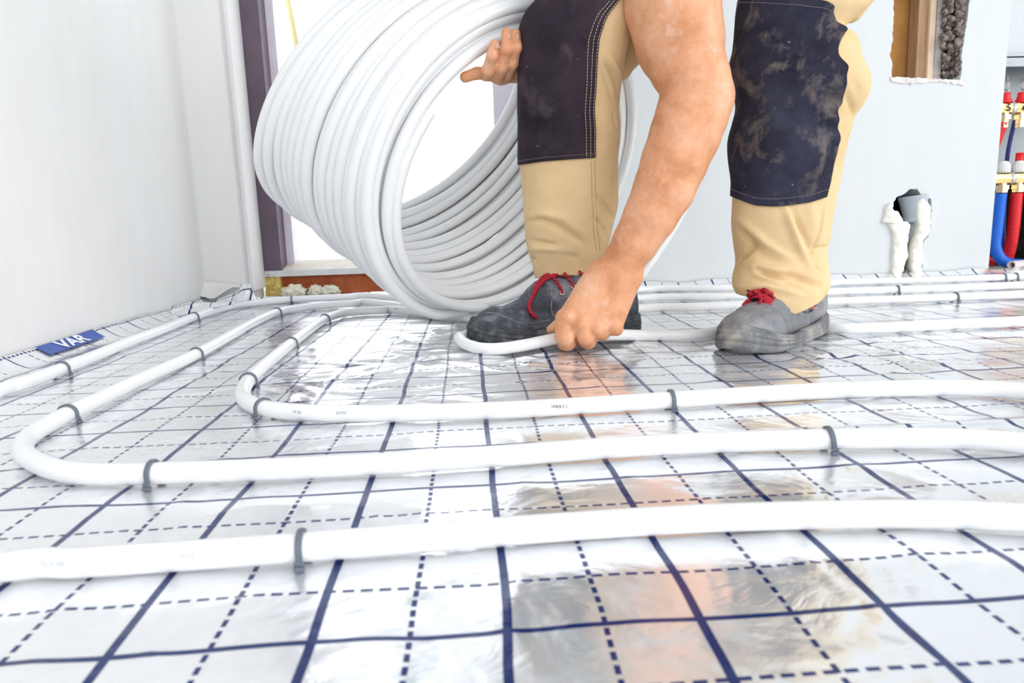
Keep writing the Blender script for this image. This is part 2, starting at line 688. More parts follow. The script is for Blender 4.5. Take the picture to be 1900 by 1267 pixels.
def stud(x0, x1, ys, depth, m, name, label, lean=0.):
    a0, a1 = at_y(x0, 150, ys)[0], at_y(x1, 150, ys)[0]
    b0, b1 = at_y(x0 + lean, -60, ys)[0], at_y(x1 + lean, -60, ys)[0]
    z0, z1 = at_y(x0, 156, ys)[2], at_y(x0, -80, ys)[2]
    V = [(a0, ys, z0), (a1, ys, z0), (a1, ys + depth, z0), (a0, ys + depth, z0), (b0, ys, z1), (b1, ys, z1), (b1, ys + depth, z1), (b0, ys + depth, z1)]
    F = [(3, 2, 1, 0), (4, 5, 6, 7), (0, 1, 5, 4), (1, 2, 6, 5), (2, 3, 7, 6), (3, 0, 4, 7)]
    o = mesh(name, V, F, m, smooth=False)
    bevel(fix_normals(o), .0015)
    return tag(o, label, 'wood post')


stud(1698, 1720, YW + .055, .045, M['wood'], 'wooden_stud', 'weathered brown wooden stud in the middle of the upper wall hole', 12)
stud(1720, 1731, YW + .045, .05, M['wood_pale'], 'pine_batten', 'narrow fresh pine batten beside the brown stud in the wall hole', 11)
stud(1731.5, 1745, YW + .05, .04, M['plaster_edge'], 'plaster_strip', 'white plastered strip between pine batten and crumbling mortar', 13)['category'] = 'plaster'
stud(1747, 1760, YW + .06, .05, M['mortar'], 'mortar_strip', 'dark mossy brown mortar strip deep inside the upper wall hole', 13)['category'] = 'mortar'
# smeared filler round the bottom of the upper hole
up_, dn_ = [], []
for k in range(60):
    x = 1652 + k * 2.35
    e = noise.fractal(Vector((k * .21, 0, 3.)), 1., 2., 4)
    up_.append(wpx(x, 143 + x * .0 + (x - 1652) * .045 + 1.6 * e, YW))
    dn_.append(wpx(x, 151 + (x - 1652) * .045 + 4 * noise.fractal(Vector((k * .33, 4, 3.)), 1., 2., 4) + 3 * math.sin(k * .12), YW))
V, F = prism(up_ + dn_[::-1], YW - .0035, YW + .012)
tag(fix_normals(mesh('filler_smear', V, F, M['plaster_edge'], smooth=False)), 'rough pale filler smeared along the bottom edge of the upper wall hole', 'filler')
slab('shade_back_upper', (at_y(1600, 0, YW)[0], YW + .13, at_y(1650, 160, YW)[2] - .05), (at_y(1850, 0, YW)[0], YW + .16, 2.4), M['dark'])  # dark sheet behind the upper hole, painting its inner shade

# grey waste pipe standing in the lower hole, packed with foam
px0 = at_y(1698, 455, YW + .02)
wp = empty('waste_pipe', (px0[0], px0[1], 0))
tag(wp, 'grey plastic waste pipe with socket standing in the lower wall hole', 'pipe')
mb = MB()
sx, sy_ = px0[0], YW + .026
zs = at_y(1697, 408, YW)[2]
prof = [(0, .017), (zs - .0, .017)]
mb.lathe((sx, sy_, 0), (0, 0, 1), [(0, .031), (.012, .029), (.02, .024), (zs - .004, .024)])
mb.build('pipe_shaft', M['greypipe'], wp)
mb = MB().lathe((sx - .003, sy_, zs - .006), (-.10, .04, 1), [(0, .029), (.002, .034), (.014, .034), (.017, .031), (.03, .033), (.06, .038), (.072, .041), (.077, .041), (.078, .036), (.06, .030)], 40)
mb.build('pipe_socket', M['greypipe'], wp)


def lump(poly_px, Y, thick, seed, m, name, label, bulge=.012):
    """a lumpy slab of set foam with the given outline: dense grid, rounded edges"""
    P = [wpx(x, y, Y) for x, y in poly_px]
    P = jag(P, .0012, .003, seed)
    c = np.mean(P, axis=0)
    V, F = [], []
    n = len(P)
    lev = [(1, .0), (1.0, -.4), (.93, -.8), (.75, -1.0), (.5, -1.1), (.25, -1.15)]
    # rings shrink toward the local spine (same height), so long shapes keep their outline
    Pa = np.array(P)
    for s_, d in lev:
        for (x, z) in P:
            near = Pa[np.abs(Pa[:, 1] - z) < .006]
            mx = .5 * (near[:, 0].min() + near[:, 0].max())
            q = np.array([mx + (x - mx) * s_, z * (.5 + .5 * s_) + c[1] * (.5 - .5 * s_) if False else z])
            e = noise.noise(Vector((q[0] * 70, q[1] * 70, seed))) * .35
            V.append((q[0], Y + thick * .5 + d * bulge * (1 + e), q[1]))
    for i in range(len(lev) - 1):
        for k in range(n):
            l = (k + 1) % n
            F.append((i * n + k, i * n + l, (i + 1) * n + l, (i + 1) * n + k))
    back = [(x, Y + thick, z) for x, z in P]
    b0 = len(V)
    V += back
    for k in range(n):
        l = (k + 1) % n
        F.append((b0 + k, b0 + l, l, k))
    # front cap
    top = (len(lev) - 1) * n
    tri = tessellate_polygon([[Vector((V[top + k][0], V[top + k][2], 0)) for k in range(n)]])
    F += [tuple(top + i for i in t_) for t_ in tri]
    tri = tessellate_polygon([[Vector((p[0], p[1], 0)) for p in P]])
    F += [tuple(b0 + i for i in t_) for t_ in tri]
    o = fix_normals(mesh(name, V, F, m))
    return tag(o, label, 'foam')


lump([(1657, 376), (1665, 391), (1672, 392), (1680, 402), (1683, 411), (1691, 411), (1697, 418), (1694, 430), (1692, 445), (1690, 462), (1692, 476),
      (1686, 490), (1683, 503), (1676, 512), (1661, 512), (1663, 470), (1664, 440), (1660, 425), (1654, 414), (1643, 412), (1649, 398), (1649, 388)], YW - .024, .05, 5,
     M['foamwhite'], 'foam_filling', 'pale foam filling left of the grey pipe in the lower wall hole')
lump([(1709, 372), (1720, 368), (1728, 374), (1735, 384), (1734, 410), (1733, 434), (1724, 442), (1719, 446), (1720, 470), (1718, 490), (1719, 513), (1699, 513), (1697, 498), (1697, 475),
      (1700, 455), (1705, 440), (1711, 420), (1709, 405), (1708, 388)], YW - .024, .05, 6, M['foamwhite'], 'foam_filling', 'pale foam filling right of the grey pipe in the lower wall hole')

slab('shade_back_lower', (at_y(1630, 400, YW)[0], YW + .12, .0), (at_y(1750, 400, YW)[0], YW + .139, at_y(1700, 330, YW)[2]), M['dark'])  # near-black back that paints the darkness inside the lower hole

# ---- window / terrace door
XF0 = at_y(490, 500, YW + .12)[0]
YF = YW + .12
wd = empty('window_1', (XF0, YF, 0))
struct(wd)
zs0 = at_y(560, 503, YF)[2]
zs1 = zs0 + .022
MB().box((XF0, YF, zs0), (XF0 + .052, YF + .10, 2.1)).build('frame_jamb', M['frame'], wd, False)
MB().box((XF0 + .052, YF + .07, zs0), (XF0 + .075, YF + .13, 2.1)).build('inner_jamb', M['frame_light'], wd, False)
mb = MB().box((XF0 - .012, YW + .01, .03), (XF0 - .0005, YF + .04, 2.1))
mb.build('edge_strip', M['wall_cream'], wd, False)
MB().box((XF0 + .0, YF - .002, zs0 - .014), (XR0 + .05, YF + .004, zs0 + .004)).build('sill_rail', M['alu'], wd, False)
V, F = prism([(YF + .004, zs0 - .01), (YF + .004, zs0 + .004), (YF + .11, zs0 + .028), (YF + .11, zs0 - .01)], XF0 + .006, XR0 + .05, plane='yz')
fix_normals(mesh('sill_top', V, F, M['sill'], wd, False))
XFR = at_y(916, 200, YF + .06)[0]
MB().box((XFR, YF + .06, zs0), (XR0 + .03, YF + .13, 2.1)).build('frame_jamb', M['frame_light'], wd, False)
MB().lathe(at_y(486, 245, YF) + np.array([0, -.001, 0]), (0, -1, 0), [(-.004, .006), (.002, .006), (.003, .004), (.0032, .001)], 14).build('screw_head', M['brass'], wd)
MB().lathe(at_y(498, 510, YF) + np.array([0, -.002, 0]), (0, -1, 0), [(-.004, .0022), (.001, .0022), (.0014, .001)], 10).build('screw_head', M['clip'], wd)
# yellowish strip hanging outside
a, b = at_y(553, 100, 2.35), at_y(528, -30, 2.35)
tag(MB().tube([a, b, b + (b - a) * .6], .011, 8).build('yellow_batten', plain('pale_yellow_paint', (.9, .82, .45), .6)), 'pale yellow batten leaning outside the bright opening', 'batten')
# outside
struct(slab('floor_terrace', (XL - 3, YF + .35, -.4), (3, 9, -.30), plain('outside_paving', (.75, .75, .78), .8)))

# below the threshold
mb = MB().box((XF0 + .036, YF + .02, -.006), (XR0 + .03, YF + .11, zs0 - .0145))
tag(mb.build('brick_course', M['brick'], smooth=False), 'red brick course under the aluminium threshold of the opening', 'brick')


def blob(name, c, r, m, label, cat, seed, amp=.25, sub=24, **kw):
    V, F = [], []
    for i in range(sub + 1):
        th = math.pi * i / sub
        for k in range(sub * 2):
            ph = math.pi * k / sub
            d = Vector((math.sin(th) * math.cos(ph), math.sin(th) * math.sin(ph), math.cos(th)))
            e = 1 + amp * noise.fractal(d * 2.2 + Vector((seed, 0, 0)), 1., 2., 4)
            V.append((c[0] + d.x * r[0] * e, c[1] + d.y * r[1] * e, max(.0005, c[2] + d.z * r[2] * e)))
    n = sub * 2
    for i in range(sub):
        for k in range(n):
            l = (k + 1) % n
            F.append((i * n + k, (i + 1) * n + k, (i + 1) * n + l, i * n + l))
    return tag(mesh(name, V, F, m), label, cat, **kw)


mb = MB()
n = 16
V, F = [], []
x0, x1, y0, y1, z1_ = XF0 - .002, XF0 + .046, YF + .0, YF + .06, zs0 - .0145
mb.box((x0, y0, 0), (x1, y1, z1_))
o = mb.build('insulation_wad', M['wool'], smooth=True)
sm = o.modifiers.new('s', 'SUBSURF'); sm.subdivision_type = 'SIMPLE'; sm.levels = sm.render_levels = 5
tx = bpy.data.textures.new('wool', 'CLOUDS'); tx.noise_scale = .012
dm = o.modifiers.new('d', 'DISPLACE'); dm.texture = tx; dm.strength = .008; dm.mid_level = .6
tag(o, 'yellow mineral wool wad stuffed beside the brick under the threshold', 'insulation')
for k, (x, y, rx, rz) in enumerate([(545, 543, .035, .016), (585, 543, .022, .012), (612, 540, .03, .010)]):
    p = at_y(x, y, YF - .005)
    blob('foam_bead', (p[0], p[1], .012), (rx, .018, rz + .006), M['foam'], ['largest cream foam bead under the brick, next to the yellow wool',
         'middle cream foam bead under the brick course', 'flattened cream foam bead under the brick nearest the coil'][k], 'foam', k * 3.1, .4, 20, group='foam beads under the brick')

# ================================================================== FOIL SHEET ON THE FLOOR
X0, X1, Y0, Y1 = XL + .004, 2.6, -.55, 1.675
step = .0055
nx, ny = int((X1 - X0) / step), int((Y1 - Y0) / step)
gx = np.linspace(X0, X1, nx)
gy = np.linspace(Y0, Y1, ny)
GX, GY = np.meshgrid(gx, gy)
shoe_c = [(.12, .86), (.44, .70), (-.15, .86), (.05, .70), (-.22, .66), (.02, .98), (.62, .58)]
Z = np.zeros_like(GX)
flatXY = np.stack([GX.ravel(), GY.ravel()], 1)
zz = np.empty(len(flatXY))
for i, (x, y) in enumerate(flatXY):
    a = noise.noise(Vector((x * 9, y * 11, 0)))
    b = noise.noise(Vector((x * 22 + a * 1.5, y * 26, 4.)))
    r = 1 - abs(noise.noise(Vector((x * 7 + a, y * 5.5, 9.)))) * 2.2
    loc = 0.
    for (cx, cy) in shoe_c:
        loc += math.exp(-((x - cx) ** 2 + (y - cy) ** 2) / .022)
    loc = min(1., loc)
    amp = .0012 + .0023 * loc
    r2 = 1 - abs(noise.noise(Vector((x * 15 + y * 6 + a * 2, y * 8 - x * 4, 3.)))) * 2.0
    r3 = 1 - abs(noise.noise(Vector((x * 9 - y * 9, y * 12 + x * 5 + b * .5, 7.)))) * 2.1
    zz[i] = amp * (a * .7 + b * .5 + max(0, r) ** 4 * .9 + loc * (max(0, r2) ** 3 * .45 + max(0, r3) ** 3 * .35)) - .0018
Z = zz.reshape(GX.shape)
# upturned edge against the left wall
edge = np.clip((XL + .042 - GX) / .038, 0, 1)
wav = np.array([.5 + .5 * noise.noise(Vector((0, y * 6, 2.))) for y in gy])[:, None]
Z = Z + edge ** 1.4 * (.012 + .016 * wav)
# and against the back wall
edge2 = np.clip((GY - (YW - .04)) / .035, 0, 1)
wav2 = np.array([.5 + .5 * noise.noise(Vector((x * 9, 0, 5.))) for x in gx])[None, :]
Z = Z + edge2 ** 1.5 * (.006 + .016 * wav2)
# the joint between two lengths of foil, a low fold
p0, p1 = on_floor(1060, 819), on_floor(1900, 779)
dv = (p1 - p0)[:2] / np.linalg.norm((p1 - p0)[:2])
rel = np.stack([GX - p0[0], GY - p0[1]], -1)
along = rel @ dv
acr = rel @ np.array([-dv[1], dv[0]])
Z = Z + np.clip(along / .05, 0, 1) * .0035 * np.exp(-(acr / .007) ** 2)
V = np.stack([GX.ravel(), GY.ravel(), Z.ravel()], 1)
idx = np.arange(nx * ny).reshape(ny, nx)
F = np.stack([idx[:-1, :-1].ravel(), idx[:-1, 1:].ravel(), idx[1:, 1:].ravel(), idx[1:, :-1].ravel()], 1)
me = bpy.data.meshes.new('foil_sheet')
me.vertices.add(len(V)); me.vertices.foreach_set('co', V.ravel())
me.loops.add(F.size); me.loops.foreach_set('vertex_index', F.ravel())
me.polygons.add(len(F)); me.polygons.foreach_set('loop_start', np.arange(0, F.size, 4)); me.polygons.foreach_set('loop_total', np.full(len(F), 4))
me.update()
uvl = me.uv_layers.new(name='flat')
uvl.data.foreach_set('uv', flatXY[F.ravel()].ravel())
foil = link('foil_sheet', me, M['foil'])
tag(foil, 'silver insulation foil printed with a blue grid covering the whole floor', 'foil sheet')


# blue printed band with white letters on the upturned edge
def edge_z(y):
    wv_ = .5 + .5 * noise.noise(Vector((0, y * 6, 2.)))
    return .012 + .016 * wv_


mb = MB()
ya, yb = on_floor(80, 668)[1] + .02, on_floor(185, 635)[1] + .03
N = 40
Vb, Fb = [], []
for i in range(N + 1):
    y = ya + (yb - ya) * i / N
    for j in range(9):
        e = .35 + .62 * j / 8
        x = XL + .042 - e * .038
        Vb.append((x + .0006, y, e ** 1.4 * edge_z(y) + .0012))
for i in range(N):
    for j in range(8):
        a = i * 9 + j
        Fb.append((a, a + 9, a + 10, a + 1))
mesh('printed_band', Vb, Fb, M['print_blue'], foil)


def text_mesh(name, s, size, m, parent, Mx, ext=.0001, bold=0.):
    cu = bpy.data.curves.new(name, 'FONT')
    cu.body = s
    cu.size = size
    cu.extrude = ext
    cu.offset = bold
    cu.align_x = 'CENTER'
    cu.align_y = 'CENTER'
    tmp = bpy.data.objects.new(name, cu)
    COL.objects.link(tmp)
    dg = bpy.context.evaluated_depsgraph_get()
    me_ = bpy.data.meshes.new_from_object(tmp.evaluated_get(dg))
    bpy.data.objects.remove(tmp)
    me_.transform(Mx)
    me_.materials.clear()
    o_ = link(name, me_, m, parent, smooth=False)
    return o_


def frame_from(o, x, y):
    """matrix: local x along x, local y along y (made square), at o"""
    x = Vector(x).normalized()
    z = x.cross(Vector(y)).normalized()
    y = z.cross(x)
    return Matrix(((x.x, y.x, z.x, o[0]), (x.y, y.y, z.y, o[1]), (x.z, y.z, z.z, o[2]), (0, 0, 0, 1)))


ym = .5 * (ya + yb)
lt = text_mesh('printed_letters', 'VAR', .046, M['cap'], foil, Matrix.Identity(4), 0., .0016)
bm = bmesh.new(); bm.from_mesh(lt.data)
bmesh.ops.subdivide_edges(bm, edges=[e for e in bm.edges if e.calc_length() > .008], cuts=3)
for v in bm.verts:
    y = ym + v.co.x
    e = min(1.02, .66 + v.co.y * 15.)
    v.co = Vector((XL + .042 - e * .038 + .0010, y, max(e, .0) ** 1.4 * edge_z(y) + .0019))
bmesh.ops.triangulate(bm, faces=bm.faces)
bm.to_mesh(lt.data); bm.free()

# torn wallpaper hanging over crumpled foil in the corner
cw = at_y(400, 530, YW)
V, F = [], []
NU, NV = 30, 12
for i in range(NU + 1):
    u = i / NU
    for j in range(NV + 1):
        v = j / NV
        xx = 361 + 84 * u
        yt = 519 + 8 * u
        yb_ = 519 + 8 * u + (32 - 14 * abs(u - .35)) * (1 if u < .45 else max(.25, 1 - (u - .45) * 1.9))
        y_ = yt + (yb_ - yt) * v
        d = .05 * v ** 1.4 * (1 - .3 * u) + .006 * math.sin(u * 9 + v * 3) * v
        p = at_y(xx, y_, YW - .003 - d)
        V.append(p)
for i in range(NU):
    for j in range(NV):
        a = i * (NV + 1) + j
        F.append((a, a + 1, a + NV + 2, a + NV + 1))
o = mesh('peeling_paper', V, F, M['wall_cream'])
so_ = o.modifiers.new('t', 'SOLIDIFY'); so_.thickness = .001
tag(o, 'torn edge of grey wall lining curling out in the left corner', 'wall lining')


def crumple(name, pts_px, Yd, seed, label, amp=.006):
    """a crumpled flap: grid between a lower and an upper row of image points"""
    lo, hi = pts_px
    NU, NV = 26, 14
    lo_ = catmull([np.array(p, float) for p in lo], 8)
    hi_ = catmull([np.array(p, float) for p in hi], 8)
    V, F, U = [], [], []
    for i in range(NU + 1):
        a = lo_[int(i / NU * (len(lo_) - 1))]
        b = hi_[int(i / NU * (len(hi_) - 1))]
        for j in range(NV + 1):
            v = j / NV
            q = a + (b - a) * v
            e = noise.fractal(Vector((i / 4., j / 4., seed)), 1., 2., 3) * amp
            p = at_y(q[0], q[1], Yd + .035 * v + e)
            V.append(p)
            U.append((p[0] * 1.0, .6 + v * .06 + Yd))
    for i in range(NU):
        for j in range(NV):
            k = i * (NV + 1) + j
            F.append((k, k + NV + 1, k + NV + 2, k + 1))
    o_ = mesh(name, V, F, M['foil'])
    uvl_ = o_.data.uv_layers.new(name='flat')
    for lp in o_.data.loops:
        uvl_.data[lp.index].uv = U[lp.vertex_index]
    sd = o_.modifiers.new('t', 'SOLIDIFY'); sd.thickness = .0006
    return tag(o_, label, 'foil sheet')


crumple('foil_flap', ([(312, 592), (345, 584), (380, 575), (430, 565), (470, 556)], [(298, 570), (320, 568), (352, 560), (375, 560), (400, 562)]), 1.40, 1.,
        'crumpled printed foil flap turned up where left wall meets window corner')
crumple('foil_flap', ([(392, 566), (420, 563), (450, 560), (476, 556)], [(400, 556), (440, 540), (450, 527), (462, 526)]), 1.56, 5.,
        'shiny folded foil corner standing up under the pale wall lining')

# ================================================================== PIPES ON THE FLOOR
R = .0092


def floor_path(px, z=R, n=8):
    P = [on_floor(x, y, zz_) if len(q) else None for (x, y, *q), zz_ in zip([(a[0], a[1], 1) for a in px], [(a[2] if len(a) > 2 else z) for a in px])]
    return catmull(P, n)


paths = {}


def floor_pipe(key, pts, label, ext0=None, ext1=None):
    P = floor_path(pts)
    pre = [np.asarray(e, float) for e in (ext0 or [])]
    post = [np.asarray(e, float) for e in (ext1 or [])]
    Q = catmull(pre + list(P[::4]) + ([P[-1]] if len(P) % 4 != 1 else []) + post, 6)
    V, F = tube(Q, R, 18)
    o_ = mesh('heating_pipe', V, F, M['pipe'])
    tag(o_, label, 'pipe', 'white heating pipe runs on the foil')
    paths[key] = Q
    return o_


# nearest run
pa = floor_pipe('p1', [(0, 1053), (280, 1035), (560, 1015), (740, 1001), (917, 987), (1110, 973), (1300, 962), (1482, 956), (1640, 953.5), (1750, 954), (1830, 957), (1900, 961), (2000, 971)],
                'white heating pipe crossing the foreground, nearest of all the floor pipes', ext0=[(-.56, -.5, R), (-.555, -.22, R), (-.51, -.06, R), (-.42, .035, R)], ext1=[(.385, .042, R), (.43, .024, R), (.50, .002, R), (.62, -.025, R), (.85, -.06, R), (1.2, -.09, R), (1.8, -.12, R), (2.5, -.15, R)])
# the U-bend
pb = floor_pipe('p2', [(2000, 838), (1900, 823), (1750, 813.5), (1540, 814.5), (1300, 822), (1100, 833), (940, 845), (760, 857), (600, 866), (440, 873), (285, 878), (190, 880), (130, 876), (85, 865), (52, 848), (42, 832), (52, 812), (80, 793), (120, 771),
                       (180, 743), (240, 714), (300, 687), (350, 664), (400, 638), (440, 615), (480, 593), (518, 578), (560, 571), (620, 565), (690, 561)],
                'white heating pipe with a wide far-left bend, middle of three behind the worker',
                ext0=[(2.5, .05, R), (1.8, .055, R), (1.2, .065, R), (.85, .08, R), (.70, .09, R), (.60, .105, R), (.54, .125, R), (.495, .149, R)],
                ext1=[(-.05, 1.19, R), (.12, 1.195, R)] + [tuple(on_floor(x_, y_, R)) for x_, y_ in ((1190, 553), (1350, 550), (1560, 541), (1720, 536), (1890, 529), (2000, 524))] + [(2.0, 1.2, R), (2.55, 1.2, R)])
# inner U-bend
pc = floor_pipe('p3', [(2000, 740), (1900, 726), (1800, 720), (1700, 720), (1500, 726), (1245, 742), (1100, 751), (940, 760.5), (760, 766), (640, 767), (560, 765), (500, 759), (466, 749), (452, 737), (452, 722), (462, 705), (490, 678),
                       (535, 641), (570, 614), (603, 592), (635, 581), (680, 576.5), (740, 575)],
                'white heating pipe with a tight bend left of centre, printed with metre marks',
                ext0=[(2.5, .22, R), (1.8, .22, R), (1.2, .22, R), (.95, .222, R), (.82, .228, R), (.73, .24, R), (.67, .26, R), (.63, .285, R)],
                ext1=[(.0, 1.085, R), (.14, 1.062, R)] + [tuple(on_floor(x_, y_, R)) for x_, y_ in ((1190, 572), (1290, 569.5), (1400, 565), (1560, 559), (1700, 554.5), (1890, 547), (2000, 543))] + [(2.0, 1.02, R), (2.55, 1.02, R)])
pd = floor_pipe('p0', [(0, 724), (60, 705), (115, 684), (180, 659), (240, 634), (300, 612), (360, 588), (400, 575), (440, 566), (500, 559), (540, 555.5), (600, 553), (690, 549)],
                'white heating pipe running closest to the left wall and the back wall', ext0=[(-.64, -.5, R), (-.632, .1, R), (-.627, .44, R)], ext1=[(.0, 1.345, R), (.2, 1.345, R)] + [tuple(on_floor(x_, y_, R)) for x_, y_ in ((1190, 537), (1350, 534), (1560, 524), (1700, 520), (1890, 513.5), (2000, 510))] + [(2.0, 1.36, R), (2.55, 1.36, R)])
# the run being laid: right side, through the hand, round the toe and back to the coil
lay = [np.array([2.5, .74, R]), np.array([1.6, .74, R]), on_floor(2050, 588, R), on_floor(1900, 596, R), on_floor(1760, 602, R), on_floor(1640, 608, R), on_floor(1570, 609.5, R), on_floor(1530, 606, R), on_floor(1495, 600, R), on_floor(1450, 598, R), on_floor(1400, 602, R), on_floor(1350, 611, R), on_floor(1310, 619, R), on_floor(1270, 622, R), on_floor(1190, 622, R),
       at_y(1140, 621, .770), at_y(1090, 624, .752), at_y(1035, 628, .738), at_y(985, 638, .728), at_y(930, 646.5, .724), at_y(890, 646, .735), at_y(862, 637, .765), at_y(853, 626, .800)]
lay += [np.array([-.030, .855, R]), np.array([-.004, .915, R]), np.array([.028, .965, R]), np.array([.045, 1.005, .011])]
for q in lay: q[2] = max(q[2], R)
Ql = catmull(lay, 7)
o = mesh('heating_pipe', *tube(Ql, R, 18), M['pipe'])
tag(o, 'white pipe end held in the hand and looping round the toe of the shoe', 'pipe')
paths['lay'] = Ql

# small short run and stub near the manifold
q = [np.array([1.52, 1.56, R]), np.array([1.7, 1.53, R]), np.array([1.95, 1.5, R]), np.array([2.3, 1.48, R])]
tag(mesh('heating_pipe', *tube(catmull(q, 6), R, 16), M['pipe']), 'short white pipe stretch in front of the manifold, right of the wall end', 'pipe')

# metre print on the pipe
def print_on_pipe(path, px_x, s, size, name='pipe_print', ang=.55, flip=True, m=None, parent=None):
    pr = to_px(path)
    k = int(np.argmin(np.abs(pr[:, 0] - px_x) + 1e3 * (pr[:, 1] > 900 if px_x < 0 else 0)))
    k = min(max(k, 1), len(path) - 2)
    T = path[k + 1] - path[k - 1]
    T /= np.linalg.norm(T)
    if T[0] < 0: T = -T
    out = np.cross(T, [0, 0, 1.])      # toward the viewer
    nrm = out * math.cos(ang) + np.array([0, 0, 1.]) * math.sin(ang)
    upv = np.cross(nrm, T)
    t0 = (path[k] + nrm * (R + .0003))
    x, y = (T, upv) if not flip else (-T, -upv)
    return text_mesh(name, s, size, m or M['ink'], parent, frame_from(t0, x, y), .0001)


print_on_pipe(paths['p3'], 1038, '1144m', .0065, parent=pc, ang=.35, m=M['clip'])
for xx, s in ((560, 'PE-Xc'), (640, '16x2.0'), (740, 'DIN 4726'), (860, '18/08/12'), (930, 'PE-Xc')):
    print_on_pipe(paths['p3'], xx, s, .0045, parent=pc, ang=.35)
for xx, s in ((130, 'DIN 4726'), (350, '18/08/12'), (700, 'PE-Xc 16x2.0'), (860, 'DIN 4726')):
    print_on_pipe(paths['p1'], xx, s, .0045, parent=pa, ang=.45, m=plain('faint_print', (.62, .64, .68), .5))


# ---- pipe clips
def clip_mesh():
    """arch over the pipe along local x, legs with small barbs; origin on the foil under the pipe"""
    mb = MB()
    ri, ro, w_ = R + .0003, R + .0026, .0042
    pts = []
    n = 22
    prof = []
    for i in range(n + 1):
        a = math.pi * i / n
        prof.append((math.cos(a), math.sin(a)))
    inner = [(ri * c, R + ri * s) for c, s in prof]
    outer = [(ro * c, R + ro * s) for c, s in prof]
    inner = [(ri, -.002)] + inner + [(-ri, -.002)]
    outer = [(ro, -.002)] + outer + [(-ro, -.002)]
    V, F = [], []
    m_ = len(inner)
    for x in (-w_ / 2, w_ / 2):
        V += [(x, p[0], p[1]) for p in inner] + [(x, p[0], p[1]) for p in outer]
    for i in range(m_ - 1):
        a, b, c, d = i, i + 1, m_ + i + 1, m_ + i
        F.append((a, b, c, d))
        F.append(tuple(2 * m_ + k for k in (d, c, b, a)))
        F.append((d, c, 2 * m_ + c, 2 * m_ + d))
        F.append((b, a, 2 * m_ + a, 2 * m_ + b))
    F += [(0, m_, 3 * m_, 2 * m_), (m_ - 1, 3 * m_ - 1, 4 * m_ - 1, 2 * m_ - 1)]
    mb.add(V, F)
    for s in (-1, 1):
        mb.box((-w_ * .8, s * ro - .0018, -.001), (w_ * .8, s * ro + .0024, .0022))
        mb.box((-w_ * .75, s * ro - .0005, .0022), (w_ * .75, s * ro + .0012, .0052))
    return mb


cm = clip_mesh().build('pipe_clip', M['clip'], smooth=False)
fix_normals(cm)
bevel(cm, .0005, 1)
first_clip = True


def clip_at(key, x, label, n=0, group='grey clips pinning the pipes', tilt=0., ymin=None):
    global first_clip
    P = paths[key]
    pr = to_px(P)
    d = np.abs(pr[:, 0] - x[0]) + np.abs(pr[:, 1] - x[1])
    k = min(max(int(np.argmin(d)), 1), len(P) - 2)
    # refine along the segment
    best = None
    for a in (k - 1, k):
        for t_ in np.linspace(0, 1, 11):
            q_ = P[a] + (P[a + 1] - P[a]) * t_
            e = np.linalg.norm(to_px(q_) - np.array(x))
            if best is None or e < best[0]: best = (e, q_, P[a + 1] - P[a])
    _, q_, T = best
    o_ = cm if first_clip else cm.copy()
    if not first_clip: COL.objects.link(o_)
    first_clip = False
    o_.location = (q_[0], q_[1], q_[2] - R)
    o_.rotation_euler = (0, tilt, math.atan2(T[1], T[0]))
    tag(o_, label, 'pipe clip', group)


clip_at('p1', (561, 1017), 'grey clip on the nearest foreground pipe')
clip_at('p2', (284, 879), 'grey clip on the wide pipe bend, at the front straight of the bend')
clip_at('p2', (126, 770), 'grey clip at the left turn of the wide pipe bend')
clip_at('p2', (364, 657), 'grey clip halfway along the middle slanting pipe')
clip_at('p2', (514, 579), 'grey clip at the far end of the middle slanting pipe')
clip_at('p2', (1540, 815), 'grey clip on the second pipe from the front, toward the right edge', tilt=.1)
clip_at('p3', (489, 757), 'grey clip just right of the tight pipe bend')
clip_at('p3', (461, 707), 'wide open grey clip on the turn of the tight pipe bend')
clip_at('p3', (540, 637), 'grey clip on the short slanting pipe above the tight bend')
clip_at('p3', (603, 592), 'grey clip nearest the coil on the short slanting pipe')
clip_at('p3', (1245, 742), 'grey clip on the pipe in front of the worker')
clip_at('p0', (115, 684), 'grey clip beside the blue printing at the left wall')
clip_at('p0', (360, 588), 'grey clip on the wall side pipe before the crumpled corner foil')
clip_at('p0', (541, 555), 'grey clip in front of the cream foam under the threshold')
clip_at('p2', (1664, 538), 'grey clip on the middle back pipe, below the waste pipe hole')
clip_at('p3', (1773, 552), 'grey clip on the nearest back pipe, toward the right')
clip_at('p0', (1885, 514), 'grey clip on the farthest back pipe near the manifold')

# ================================================================== THE COIL
C1, C2 = np.array([.0796, 1.0077, .2800]), np.array([-.1055, 1.1156, .4173])
A1, B1, A2, B2 = .6608, -.4639, .855, -.7843
RI, RO = .2619, .3098


def coil_basis(a, b):
    n_ = np.array([math.cos(b) * math.sin(a), -math.cos(b) * math.cos(a), math.sin(b)])
    e1 = np.cross([0, 0, 1.], n_)
    e1 /= np.linalg.norm(e1)
    return n_, e1, np.cross(n_, e1)


coil = empty('pipe_coil', (.02, 1.1, 0))
tag(coil, 'big coil of white plastic heating pipe standing behind the front shoe', 'pipe coil')
rnd = random.Random(11)


def rest(P):
    """loops sag onto the pipes they stand on"""
    k = np.clip((P[:, 1] - 1.01) / .05, 0, 1)
    zm_ = RC + .0125 * k * k * (3 - 2 * k)
    d = P[:, 2] - zm_
    P[:, 2] = zm_ + .5 * (d + np.sqrt(d * d + .006 ** 2))
    return P


RC = .0107


